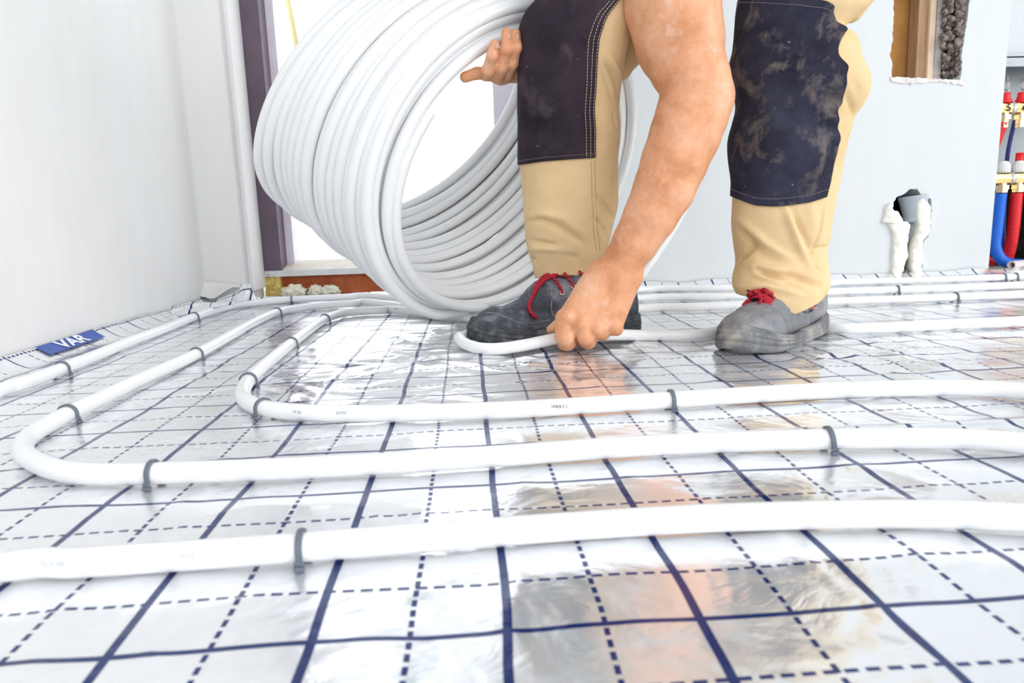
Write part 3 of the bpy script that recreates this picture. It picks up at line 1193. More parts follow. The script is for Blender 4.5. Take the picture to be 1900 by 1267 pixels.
def loop_pts(t, rr, jc=(0, 0, 0), ja=0., jb=0., th0=0., th1=2 * math.pi, n=110, dr=None, dn=None, closed=True):
    c = C1 + (C2 - C1) * t + np.array(jc)
    n_, e1, e2 = coil_basis(A1 + (A2 - A1) * t + ja, B1 + (B2 - B1) * t + jb)
    th = np.linspace(th0, th1, n, endpoint=not closed)
    r_ = rr + (dr(th) if dr else 0)
    P = c + (np.cos(th) * r_)[:, None] * e1 + (np.sin(th) * r_)[:, None] * e2
    if dn is not None: P = P + dn(th)[:, None] * n_
    return P


NL = 14
RC = .0107
for lay_, rr in enumerate((RI + RC - .002, RI + RC + .0155, RI + RC + .031)):
    for k in range(NL - (1 if lay_ == 1 else 0)):
        t = (k + (.5 if lay_ == 1 else 0)) / (NL - 1)
        ph, am = rnd.uniform(0, 6.28), rnd.uniform(.001, .0045)
        ph2, am2 = rnd.uniform(0, 6.28), rnd.uniform(.001, .005)
        P = loop_pts(t, rr + rnd.uniform(-.002, .002), [rnd.uniform(-.002, .002) for _ in range(3)], rnd.uniform(-.01, .01), rnd.uniform(-.01, .01),
                     dr=lambda th: am * np.sin(th + ph) + .5 * am * np.sin(2 * th + ph2), dn=lambda th: am2 * np.sin(th + ph2))
        P = rest(P)
        mesh('pipe_loop', *tube(P, RC, 12, closed=True), M['pipe'], coil)
# loose outermost turn at the near end, swinging out to the right
P = catmull([at_y(*q) for q in ((930, 588, 1.07), (1000, 590, 1.07), (1070, 581, 1.075), (1125, 559, 1.085), (1178, 522, 1.10), (1226, 457, 1.13), (1266, 388, 1.15), (1288, 320, 1.16), (1298, 230, 1.15), (1292, 140, 1.12),
                             (1268, 40, 1.07), (1215, -60, .99), (1140, -105, .93), (1040, -110, .87))], 10)
P = rest(P)
mesh('pipe_loop', *tube(P, RC, 14), M['pipe'], coil)
# loose outermost turn at the far end, sagging to the left
P = loop_pts(1.05, RO - R + .001, th0=math.radians(90), th1=math.radians(265), n=70, closed=False,
             dr=lambda th: .013 * np.exp(-((th - 3.75) / .45) ** 2), dn=lambda th: -.006 + 0 * th)
mesh('pipe_loop', *tube(P, RC, 14), M['pipe'], coil)
# the free inner end with its cut mouth
P = loop_pts(-.055, RI + R * .6, th0=math.radians(-60 - 30), th1=math.radians(-207), n=70, closed=False, dr=lambda th: -.010 * np.clip((-th - 2.6) / .9, 0, 1))
P = rest(P)
mesh('pipe_end', *tube(P, R, 16, hollow=.72), M['pipe'], coil)['label'] = 'cut open end of the pipe inside the coil'
# ================================================================== SMOOTH SOLIDS (for the body and the shoes)
class Solid:
    """distance field on a stretched grid; parts melt into each other; skinned with surface nets"""

    def __init__(s, ax, ay, az):
        s.ax, s.ay, s.az = [np.asarray(a, np.float32) for a in (ax, ay, az)]
        s.D = np.full((len(ax), len(ay), len(az)), .03, np.float32)

    def sub(s, lo, hi):
        sl = []
        for a, l, h in zip((s.ax, s.ay, s.az), lo, hi):
            i0, i1 = np.searchsorted(a, l), np.searchsorted(a, h)
            if i1 <= i0: return None
            sl.append(slice(i0, i1))
        g = np.meshgrid(s.ax[sl[0]], s.ay[sl[1]], s.az[sl[2]], indexing='ij', sparse=True)
        return tuple(sl), g

    def merge(s, sl, d, k, cut=False):
        D = s.D[sl]
        if cut:
            s.D[sl] = np.maximum(D, -d)
            return
        h = np.clip(.5 + .5 * (D - d) / k, 0, 1)
        s.D[sl] = D + (d - D) * h - k * h * (1 - h)

    def cone(s, a, b, ra, rb, k=.006, cut=False):
        a, b = np.asarray(a, float), np.asarray(b, float)
        m = max(ra, rb) + k + .012
        q = s.sub(np.minimum(a, b) - m, np.maximum(a, b) + m)
        if q is None: return s
        sl, (X, Y, Z) = q
        ab = b - a
        L2 = float(ab @ ab) + 1e-12
        t = np.clip(((X - a[0]) * ab[0] + (Y - a[1]) * ab[1] + (Z - a[2]) * ab[2]) / L2, 0, 1)
        d = np.sqrt((X - a[0] - t * ab[0]) ** 2 + (Y - a[1] - t * ab[1]) ** 2 + (Z - a[2] - t * ab[2]) ** 2) - (ra + (rb - ra) * t)
        s.merge(sl, d, k, cut)
        return s

    def chain(s, P, Rr, k=.006):
        for i in range(len(P) - 1): s.cone(P[i], P[i + 1], Rr[i], Rr[i + 1], k)
        return s

    def ell(s, c, r, k=.006, M3=None, cut=False):
        c, r = np.asarray(c, float), np.asarray(r, float)
        m = r.max() + k + .012
        q = s.sub(c - m, c + m)
        if q is None: return s
        sl, (X, Y, Z) = q
        x, y, z = X - c[0], Y - c[1], Z - c[2]
        if M3 is not None:
            x, y, z = (M3[0][0] * x + M3[0][1] * y + M3[0][2] * z, M3[1][0] * x + M3[1][1] * y + M3[1][2] * z, M3[2][0] * x + M3[2][1] * y + M3[2][2] * z)
        n = np.sqrt((x / r[0]) ** 2 + (y / r[1]) ** 2 + (z / r[2]) ** 2)
        g = np.sqrt((x / r[0] ** 2) ** 2 + (y / r[1] ** 2) ** 2 + (z / r[2] ** 2) ** 2) + 1e-6
        s.merge(sl, n * (n - 1) / g, k, cut)
        return s

    def skin(s):
        D = s.D
        S = D < 0
        c = np.zeros(tuple(np.array(D.shape) - 1), np.uint8)
        for i in (0, 1):
            for j in (0, 1):
                for k in (0, 1):
                    c += S[i:i + c.shape[0], j:j + c.shape[1], k:k + c.shape[2]]
        act = (c > 0) & (c < 8)
        I = np.argwhere(act)
        idx = np.full(act.shape, -1, np.int32)
        idx[tuple(I.T)] = np.arange(len(I))
        P = np.zeros((len(I), 3))
        W = np.zeros(len(I))
        corners = [(i, j, k) for i in (0, 1) for j in (0, 1) for k in (0, 1)]
        axs = (s.ax, s.ay, s.az)
        for a in corners:
            for d in range(3):
                if a[d] == 1: continue
                b = list(a)
                b[d] = 1
                ia, ib = I + a, I + b
                da, db = D[tuple(ia.T)], D[tuple(ib.T)]
                m = (da < 0) != (db < 0)
                t = np.where(m, da / np.where(m, da - db, 1), 0)
                for e in range(3):
                    pa_, pb_ = axs[e][ia[:, e]], axs[e][ib[:, e]]
                    P[:, e] += np.where(m, pa_ + (pb_ - pa_) * t, 0)
                W += m
        P /= W[:, None]
        F = []
        for d in range(3):
            o1, o2 = [(1, 2), (2, 0), (0, 1)][d]
            sl0 = [slice(1, -1)] * 3
            sl0[d] = slice(0, -1)
            sl1 = list(sl0)
            sl1[d] = slice(1, None)
            A, B = S[tuple(sl0)], S[tuple(sl1)]
            for flag in (True, False):
                E_ = np.argwhere((A == flag) & (B != flag))
                for q in range(3):
                    if q != d: E_[:, q] += 1
                q4 = []
                for (u, v) in ((0, 0), (1, 0), (1, 1), (0, 1)):
                    c_ = E_.copy()
                    c_[:, o1] -= u
                    c_[:, o2] -= v
                    q4.append(idx[tuple(c_.T)])
                q4 = np.stack(q4, 1)
                F.append(q4 if not flag else q4[:, ::-1])
        F = np.concatenate(F)
        return P, F[(F >= 0).all(1)]


def relax(P, F, n=2, lam=.5):
    E_ = np.concatenate([F[:, [0, 1]], F[:, [1, 2]], F[:, [2, 3]], F[:, [3, 0]]])
    E_ = np.concatenate([E_, E_[:, ::-1]])
    cnt = np.bincount(E_[:, 0], minlength=len(P))[:, None]
    for _ in range(n):
        A = np.stack([np.bincount(E_[:, 0], P[E_[:, 1], k], len(P)) for k in range(3)], 1) / np.maximum(cnt, 1)
        P = P + (A - P) * lam
    return P


def np_mesh(name, P, F, m, parent=None):
    me_ = bpy.data.meshes.new(name)
    me_.vertices.add(len(P)); me_.vertices.foreach_set('co', np.asarray(P, np.float32).ravel())
    me_.loops.add(F.size); me_.loops.foreach_set('vertex_index', F.astype(np.int32).ravel())
    me_.polygons.add(len(F)); me_.polygons.foreach_set('loop_start', np.arange(0, F.size, 4)); me_.polygons.foreach_set('loop_total', np.full(len(F), 4))
    me_.update()
    return link(name, me_, m, parent)


def normals_of(o_):
    nn = np.empty(len(o_.data.vertices) * 3, np.float32)
    o_.data.vertices.foreach_get('normal', nn)
    return nn.reshape(-1, 3)


def seg_dist(px, poly):
    """distance of image points to a polyline, and the parameter 0..1 along it"""
    poly = np.asarray(poly, float)
    best = np.full(len(px), 1e9)
    par = np.zeros(len(px))
    L = np.concatenate([[0], np.cumsum(np.linalg.norm(np.diff(poly, axis=0), axis=1))])
    for i in range(len(poly) - 1):
        a, b = poly[i], poly[i + 1]
        ab = b - a
        t = np.clip(((px - a) @ ab) / (ab @ ab), 0, 1)
        d = np.linalg.norm(px - (a + t[:, None] * ab), axis=1)
        m = d < best
        best[m] = d[m]
        par[m] = ((L[i] + t * (L[i + 1] - L[i])) / L[-1])[m]
    return best, par


def crease(P, N, feats):
    """push the viewer-facing surface in (+) or out (-) along folds seen at these image lines"""
    px = to_px(P)
    view = P - CAM
    view /= np.linalg.norm(view, axis=1)[:, None]
    face = np.clip(-(view * N).sum(1) * 2.2, 0, 1)
    d = np.zeros(len(P))
    for line, wid, dep in feats:
        dd, pr_ = seg_dist(px, line)
        d += dep * np.exp(-(dd / wid) ** 2) * np.sin(np.clip(pr_, .04, .96) * math.pi) ** .5
    return P - N * (d * face)[:, None]


# ================================================================== THE WORKER
person = empty('person', (.30, .85, 0))
tag(person, 'person in khaki work trousers bending down, one hand pressing pipe to the floor', 'person')


def A3(x, y, Y): return at_y(x, y, Y)


def rpx(px_, p): return px_ * zdepth(p) / F_PX


# ---- body: torso, head, arms and hands as one continuous skin
def axis(*segs):
    out = []
    for a, b, st in segs:
        n_ = max(2, int(round((b - a) / st)))
        out.append(np.linspace(a, b, n_, endpoint=False))
    return np.concatenate(out)


S = Solid(axis((-.26, -.03, .006), (-.03, .20, .0019), (.20, .37, .0022), (.37, .80, .006)),
          axis((.42, .655, .006), (.655, .80, .0019), (.80, .88, .004), (.88, 1.02, .002), (1.02, 1.32, .006)),
          axis((-.004, .16, .0017), (.16, .37, .003), (.37, .55, .0019), (.55, 1.05, .006)))
# left arm: centre line and half width from the picture, depth from the pose
arm = [(1246, 0, 92, .760), (1262, 80, 84, .745), (1275, 120, 75, .735), (1288, 148, 68, .728), (1293, 182, 68, .720), (1283, 215, 70, .714), (1271, 250, 70, .708), (1251, 300, 66, .704),
       (1232, 350, 62.5, .702), (1207, 400, 57, .703), (1178, 450, 50, .708), (1159, 480, 45, .712), (1143, 505, 41, .716)]
# half width is measured level; turn it into the width across the limb
P_, R_ = [], []
for i, (x, y, hw, Y) in enumerate(arm):
    j0, j1 = max(i - 1, 0), min(i + 1, len(arm) - 1)
    dx, dy = arm[j1][0] - arm[j0][0], arm[j1][1] - arm[j0][1]
    cs = abs(dy) / math.hypot(dx, dy)
    p = A3(x, y, Y)
    P_.append(p)
    R_.append(rpx(hw * cs * .985, p))
sh_l = np.array([.300, .845, .700])
S.chain([sh_l, P_[0] + np.array([0, .03, .07])] + P_[:1], [.062, .060, R_[0]], .01)
S.chain(P_, R_, .004)
el = A3(1334, 186, .735)
S.cone(el, A3(1300, 230, .72), rpx(26, el), rpx(30, el), .014)
# ulna head and wrist
S.ell(A3(1178, 512, .704), (.011, .011, .011), .012)
# left hand: palm
hand = dict(W=(1140, 508, .716))
mcp = [(1050, 590, .700), (1076, 604, .694), (1108, 612, .696), (1138, 607, .704)]
wr = [(1113, 512, .716), (1130, 512, .712), (1147, 515, .712), (1160, 520, .718)]
for (m_, w_) in zip(mcp, wr):
    a, b = A3(*w_), A3(*m_)
    S.cone(a, b, rpx(28, a), rpx(16.5, b), .014)
    mid_ = .5 * (a + b) + np.array([0, .016, -.002])
    S.cone(.5 * (a + mid_), mid_, .015, .013, .012)
    S.ell(b + np.array([0, -.0085, .003]), (.0092, .0092, .0092), .005)     # knuckle
S.cone(A3(1060, 580, .720), A3(1135, 588, .722), .012, .011, .012)
S.cone(A3(1094, 532, .722), A3(1066, 570, .718), .0125, .0105, .012)
# fingers (each its own bent chain)
fg = [
    ([(1048, 590, .701), (1048, 623, .699), (1052, 634, .714), (1046, 636, .742)], [18, 18.5, 17, 14]),
    ([(1078, 603, .695), (1087, 625, .696), (1091, 633, .712), (1080, 632, .742)], [16, 16.5, 15, 13]),
    ([(1108, 607, .698), (1116, 616, .700), (1118, 619, .716), (1106, 616, .742)], [14.5, 13.5, 13, 12]),
    ([(1137, 603, .703), (1143, 609, .706), (1144, 611, .722), (1130, 606, .745)], [13.5, 13.2, 12, 11]),
]
for pts_, rs_ in fg:
    q = [A3(*p) for p in pts_]
    S.chain(q, [rpx(r_, p) for r_, p in zip(rs_, q)], .0022)
# thumb: leaves the side of the palm, its tip lies against the pipe at the left
th = [A3(1075, 560, .735), A3(1050, 588, .752), A3(1034, 606, .762), A3(1022, 611, .762)]
S.chain(th, [.014, .0115, .0092, .0072], .006)
# right hand gripping the coil from inside: palm and five digits
rh = A3
S.chain([rh(1015, 95, .930), rh(985, 115, .905), rh(955, 130, .885)], [.028, .026, .020], .012)
fa = [
    ([(903, 139, .850), (905, 131, .822), (913, 104, .803), (918, 82, .802)], [12, 11.5, 11, 9.5]),
    ([(922, 143, .852), (930, 124, .820), (940, 92, .800), (940, 61, .803)], [12.5, 12, 11, 10]),
    ([(943, 134, .855), (951, 116, .822), (958, 88, .802), (957, 62, .806)], [12, 11, 10.5, 9.5]),
    ([(963, 132, .865), (968, 118, .850), (972, 96, .845), (974, 80, .845)], [10, 9, 9, 8]),
]
for pts_, rs_ in fa:
    q = [rh(*p) for p in pts_]
    S.chain(q, [rpx(r_, p) for r_, p in zip(rs_, q)], .0012)
    S.ell(q[1] + np.array([0, -.001, 0]), [rpx(rs_[1] * 1.12, q[1])] * 3, .003)
    S.ell(q[2] + np.array([0, -.0005, 0]), [rpx(rs_[2] * 1.06, q[2])] * 3, .003)
S.chain([rh(965, 128, .885), rh(930, 140, .868), rh(905, 138, .862)], [.018, .014, .0095], .008)
S.chain([rh(912, 136, .855), rh(884, 136, .842), rh(863, 143, .838)], [.0115, .0095, .0092], .004)     # thumb pointing left
# right forearm and upper arm (behind the knee)
wr_r = rh(1015, 95, .930)
elb_r = np.array([.250, 1.06, .640])
sh_r = np.array([-.02, .90, .745])
S.chain([wr_r, .5 * (wr_r + elb_r), elb_r], [.027, .036, .042], .012)
S.chain([elb_r, sh_r], [.043, .056], .015)
# torso, neck and head (above the picture, mirrored in the foil)
pel = np.array([.50, 1.10, .80])
S.cone(pel, np.array([.17, .90, .80]), .13, .145, .03)
S.cone(sh_l + np.array([-.02, 0, .04]), sh_r, .085, .08, .04)
nk = np.array([.10, .80, .765])
hd = np.array([.05, .655, .735])
S.cone(nk, hd, .06, .055, .03)
hdir = np.array([-.10, -.55, -.83]); hdir /= np.linalg.norm(hdir)      # where the face looks
hup = np.array([-.15, -.83, .53]); hup -= hdir * (hup @ hdir); hup /= np.linalg.norm(hup)
hrt = np.cross(hdir, hup)
S.ell(hd, (.075, .092, .105), .02, np.stack([hrt, hdir, hup]))
S.ell(hd + hdir * .045 - hup * .055, (.050, .048, .052), .02, np.stack([hrt, hdir, hup]))
S.cone(hd + hdir * .088 + hup * .01, hd + hdir * .108 - hup * .022, .010, .014, .008)
for s_ in (-1, 1):
    S.ell(hd + hrt * s_ * .078 - hup * .005 - hdir * .005, (.012, .018, .030), .006, np.stack([hrt, hdir, hup]))
    S.ell(hd + hdir * .092 + hrt * s_ * .032 + hup * .012, (.016, .010, .010), .004, np.stack([hrt, hdir, hup]), cut=True)
PB, FB = S.skin()
PB = relax(PB, FB, 2, .45)
body = np_mesh('body', PB, FB, M['skin'], person)
NB_ = normals_of(body).astype(float)
veins = [([(1105, 470), (1128, 500), (1120, 530), (1100, 560)], 5, -.0012), ([(1150, 470), (1140, 500), (1150, 530), (1140, 570)], 5, -.0010),
         ([(1125, 480), (1118, 510)], 4, .0010), ([(1125, 518), (1127, 530)], 3, .0012), ([(1150, 520), (1182, 527)], 2.5, .0014), ([(1155, 530), (1182, 533)], 2, .0010),
         ([(1090, 540), (1082, 575), (1078, 598)], 4, -.0010), ([(1112, 545), (1108, 600)], 4, -.0009), ([(1062, 560), (1060, 592)], 5, .0008),
         ([(1063, 604), (1068, 622), (1071, 645)], 3.5, .0040), ([(1040, 600), (1050, 600), (1062, 607)], 3, .0016), ([(1096, 612), (1102, 622), (1106, 634)], 3.5, .0036), ([(1126, 610), (1129, 618), (1131, 626)], 3, .0032), ([(1072, 614), (1085, 617)], 3, .0012), ([(1060, 572), (1063, 588), (1062, 600)], 4.5, .0028), ([(1090, 585), (1092, 600), (1093, 610)], 4.5, .0028), ([(1123, 590), (1124, 603), (1124, 612)], 4.5, .0025), ([(1088, 580), (1092, 604)], 5, .0018), ([(1122, 585), (1123, 608)], 5, .0016), ([(1076, 560), (1070, 595)], 4, -.0012), ([(1046, 632), (1062, 634)], 2, .0006), ([(1083, 632), (1096, 632)], 2, .0006),
         ([(1112, 500), (1150, 512), (1180, 520)], 3, .0008), ([(906, 100), (921, 103)], 2, .0007), ([(907, 105), (921, 108)], 2, .0006), ([(933, 92), (948, 94)], 2, .0007), ([(932, 97), (946, 99)], 2, .0006), ([(926, 121), (940, 125)], 2, .0008),
         ([(1040, 640), (1060, 641)], 3, -.0006), ([(1230, 60), (1285, 130), (1310, 165)], 22, .0030), ([(1180, 250), (1210, 330)], 20, -.0022), ([(1300, 240), (1270, 300)], 18, -.0018),
         ([(1240, 170), (1300, 200), (1340, 205)], 8, -.0014), ([(1215, 205), (1240, 212)], 6, .0010), ([(1258, 395), (1215, 460), (1190, 500)], 6, -.0012), ([(1178, 330), (1210, 360)], 7, -.0010)]
PB = crease(PB, NB_, veins)
body.data.vertices.foreach_set('co', PB.astype(np.float32).ravel())
body.data.update()
# finger nails of the hand on the coil
for (x, y, Y, wx, hz) in ((921, 84, .7945, 5.2, 7.5), (943, 66, .7945, 5.6, 8.5), (959.5, 67, .7965, 4.6, 8)):
    c = rh(x, y, Y)
    V, F = [], []
    for i in range(7):
        for j in range(7):
            u, v = (i / 3 - 1), (j / 3 - 1)
            rr_ = max(abs(u), abs(v))
            if rr_ > 0:
                sc_ = rr_ / math.hypot(u, v) * (1 if True else 0)
                u, v = u * (sc_ * .6 + .4), v * (sc_ * .6 + .4)
            V.append(c + RX * u * wx * zdepth(c) / F_PX + UP * v * hz * zdepth(c) / F_PX + FW * (u * u * .0022 + v * v * .0010 - .0012))
    for i in range(6):
        for j in range(6):
            k = i * 7 + j
            F.append((k, k + 7, k + 8, k + 1))
    o = mesh('fingernail', V, F, M['nail'], person)
    q = o.modifiers.new('t', 'SOLIDIFY'); q.thickness = .0008
# face details and hair
for s_ in (-1, 1):
    ec = hd + hdir * .076 + hrt * s_ * .032 + hup * .010
    o = MB().lathe(ec, hdir, [(-.010, .004), (-.006, .010), (0, .0118), (.006, .010), (.0095, .0055), (.0105, .001)], 20).build('eye', M['eye'], person)
    MB().lathe(ec + hdir * .0085, hdir - hup * .25, [(0, .0056), (.0018, .0050), (.0024, .001)], 16).build('iris', M['hair'], o)
    MB().tube([ec + hdir * .0095 + hup * .0085 + hrt * q_ for q_ in (-.013, -.006, .004, .013)], [.002, .0042, .0042, .002], 8).build('eyelid', M['skin'], person)
    MB().tube([ec + hdir * .012 + hup * .020 + hrt * q_ + hup * -.004 * abs(q_) / .016 for q_ in (-.018, -.008, .004, .018)], [.0012, .0032, .0034, .0012], 8).build('eyebrow', M['hair'], person)
MB().tube([hd + hdir * .092 - hup * .058 + hrt * x for x in (-.022, -.01, 0, .01, .022)], [.002, .004, .0045, .004, .002], 8).build('lips', M['lip'], person)
H = Solid(axis((-.15, .25, .004)), axis((.45, .85, .004)), axis((.55, .95, .004)))
H.ell(hd - hdir * .012 + hup * .012, (.083, .093, .106), .01, np.stack([hrt, hdir, hup]))
H.ell(hd + hdir * .085 - hup * .03, (.10, .075, .10), .01, np.stack([hrt, hdir, hup]), cut=True)
PH, FH = H.skin()
np_mesh('hair', relax(PH, FH, 1), FH, M['hair'], person)
# T-shirt
T = Solid(axis((-.25, .75, .006)), axis((.6, 1.35, .006)), axis((.5, 1.05, .006)))
T.cone(pel + np.array([-.03, -.02, .0]), np.array([.17, .90, .805]), .148, .163, .03)
T.cone(sh_l + np.array([-.02, 0, .04]), sh_r + np.array([0, 0, .01]), .102, .096, .05)
T.cone(sh_l + np.array([0, 0, .02]), sh_l + np.array([.0, -.03, -.045]), .085, .082, .03)
T.cone(sh_r, sh_r + (elb_r - sh_r) * .35, .080, .074, .03)
T.cone(nk + np.array([0, -.03, 0]), nk + np.array([-.02, -.14, -.02]), .07, .07, .01, cut=True)
PT, FT = T.skin()
np_mesh('t_shirt', relax(PT, FT, 2), FT, M['shirt'], person)


# ---- trousers: each leg is a loft of oval sections read off the picture
def interp_rows(rows, n=None, step=2.5):
    rows = np.array(rows, float)
    y = rows[:, 0]
    m = int((y[-1] - y[0]) / step)
    yy = np.linspace(y[0], y[-1], m)
    out = [yy]
    for c in range(1, rows.shape[1]):
        # monotone-ish smooth interpolation
        v = rows[:, c]
        dv_ = np.gradient(v, y)
        k = np.clip(np.searchsorted(y, yy, side='right') - 1, 0, len(y) - 2)
        h = y[k + 1] - y[k]
        t = (yy - y[k]) / h
        out.append((2 * t ** 3 - 3 * t ** 2 + 1) * v[k] + (t ** 3 - 2 * t ** 2 + t) * h * dv_[k] + (-2 * t ** 3 + 3 * t ** 2) * v[k + 1] + (t ** 3 - t ** 2) * h * dv_[k + 1])
    return np.stack(out, 1)


HD = np.array([math.sin(YAW), math.cos(YAW), 0])     # level direction away from the viewer
HR = np.array([math.cos(YAW), -math.sin(YAW), 0])


def leg(rows, nphi, hem, feats, thick, name=None, seed=0, expo=2.3):
    """rows: (y, xleft, xright, Ydepth); hem: list of (x, y) lower edge."""
    R_ = interp_rows(rows)
    hx, hy = np.array(hem)[:, 0], np.array(hem)[:, 1]
    n = len(R_)
    V = np.zeros((n, nphi, 3))
    for i, (y, xl, xr, Y) in enumerate(R_):
        xc = .5 * (xl + xr)
        c = at_y(xc, y, Y)
        a = .5 * (xr - xl) * zdepth(c) / F_PX
        b = a * thick
        for k in range(nphi):
            ph = 2 * math.pi * k / nphi
            cx, sy = math.cos(ph), math.sin(ph)
            e = 2 / expo
            dx = a * math.copysign(abs(cx) ** e, cx)
            dy = b * math.copysign(abs(sy) ** e, sy)
            V[i, k] = c + HR * dx + HD * dy
    # bring the last rows to the hem line: shift by image height, for front and back alike
    t = np.clip((R_[:, 0] - (R_[-1, 0] - 95)) / 95, 0, 1) ** 1.5
    for k in range(nphi):
        px_ = to_px(V[-1, k])
        ph = 2 * math.pi * k / nphi
        front = np.interp(px_[0], hx, hy)
        back = front - 10
        tgt = front if math.sin(ph) <= 0 else front + (back - front) * math.sin(ph)
        dz = -(tgt - R_[-1, 0]) * zdepth(V[-1, k]) / F_PX
        V[:, k, 2] += dz * t
    return V


def finish_leg(V, feats, seed, amp=.0016):
    n, m, _ = V.shape
    P = V.reshape(-1, 3)
    idx = np.arange(n * m).reshape(n, m)
    F = np.stack([idx[:-1].ravel(), idx[1:].ravel(), np.roll(idx, -1, 1)[1:].ravel(), np.roll(idx, -1, 1)[:-1].ravel()], 1)
    # outward normals from the grid
    du = np.gradient(V, axis=0)
    dvv = np.roll(V, -1, 1) - np.roll(V, 1, 1)
    N = np.cross(dvv, du).reshape(-1, 3)
    N /= np.linalg.norm(N, axis=1)[:, None] + 1e-9
    cen = np.repeat(V.mean(1), m, 0)
    if ((P - cen) * N).sum() < 0: N = -N
    e = np.array([noise.fractal(Vector(p * 16 + seed), 1., 2., 3) for p in P])
    P = P + N * (e * amp)[:, None]
    P = crease(P, N, feats)
    return P.reshape(n, m, 3), F, N.reshape(n, m, 3)


NP = 150
# worker's right leg (left in the picture)
rowsR = [(-70, 1040, 1190, .820), (-30, 1012, 1188, .818), (0, 999, 1180, .818), (22, 979, 1176, .819), (45, 968, 1172, .822), (72, 964, 1168, .826), (120, 963, 1158, .834), (170, 963, 1150, .845), (205, 963, 1147, .853),
         (240, 963, 1149, .861), (300, 964, 1147, .868), (330, 968, 1146, .872), (356, 970, 1146, .875), (386, 972, 1145, .879), (410, 973, 1140, .882), (440, 975, 1132, .886), (469, 981, 1122, .890), (490, 988, 1112, .893), (510, 992, 1106, .896)]
hemR = [(960, 518), (992, 514), (1010, 509), (1040, 507), (1090, 510), (1130, 512)]
featR = [
    ([(984, 411), (1005, 409), (1035, 420), (1065, 440), (1080, 452)], 5, .0045), ([(984, 400), (1010, 396), (1045, 405), (1085, 435)], 7, -.0032),
    ([(988, 447), (1008, 451), (1034, 455)], 4, .0042), ([(978, 462), (1010, 462), (1045, 463)], 6, -.0025), ([(1050, 474), (1072, 478)], 5, .0022),
    ([(1109, 365), (1125, 385), (1140, 410)], 5, .0045), ([(1101, 400), (1118, 425), (1124, 443)], 4, .0035), ([(1112, 375), (1106, 400), (1116, 440)], 6, -.0025),
    ([(1139, 325), (1142, 350), (1145, 372)], 3, .004), ([(1120, 113), (1136, 135), (1146, 160), (1148, 185)], 4, .0045), ([(1130, 100), (1150, 140), (1152, 165)], 5, -.003),
    ([(1137, 207), (1146, 240)], 3, .003), ([(1112, 120), (1125, 150), (1140, 190)], 4, .0022), ([(986, 478), (994, 490)], 4, .004), ([(1105, 300), (1106, 380), (1107, 420), (1114, 450), (1112, 480)], 1.6, .0012),
    ([(1095, 300), (1096, 380), (1098, 430), (1103, 460)], 1.2, .0007), ([(1070, 82), (1095, 88)], 8, .003), ([(1075, 110), (1100, 100)], 6, .002)]
featR = [(l_, w_, d_ * 1.5) for l_, w_, d_ in featR]
VR = leg(rowsR, NP, hemR, featR, .80)
VR, FR, NR = finish_leg(VR, featR, 1.)
# worker's left leg (right in the picture)
rowsL = [(-70, 1392, 1640, .800), (-30, 1384, 1628, .792), (0, 1377, 1612, .786), (25, 1373, 1600, .782), (47, 1371, 1573, .780), (61, 1370, 1562, .778), (75, 1368, 1580, .777), (90, 1366, 1586, .776), (117, 1360, 1591, .774), (142, 1364, 1602, .773), (175, 1372, 1604, .772), (200, 1372, 1594, .771), (221, 1368, 1580, .771),
         (253, 1359, 1569, .770), (290, 1359, 1560, .770), (331, 1364, 1554, .771), (363, 1362, 1548, .772), (390, 1360, 1543, .773), (410, 1359, 1539, .774), (440, 1363, 1535, .775), (468, 1367, 1529, .776), (495, 1367, 1532, .770), (517, 1362, 1535, .764), (535, 1361, 1536, .760), (552, 1366, 1530, .757)]
hemL = [(1350, 540), (1362, 541), (1385, 544), (1405, 549), (1428, 560), (1452, 568), (1476, 577), (1497, 569), (1517, 560), (1537, 545), (1545, 540)]
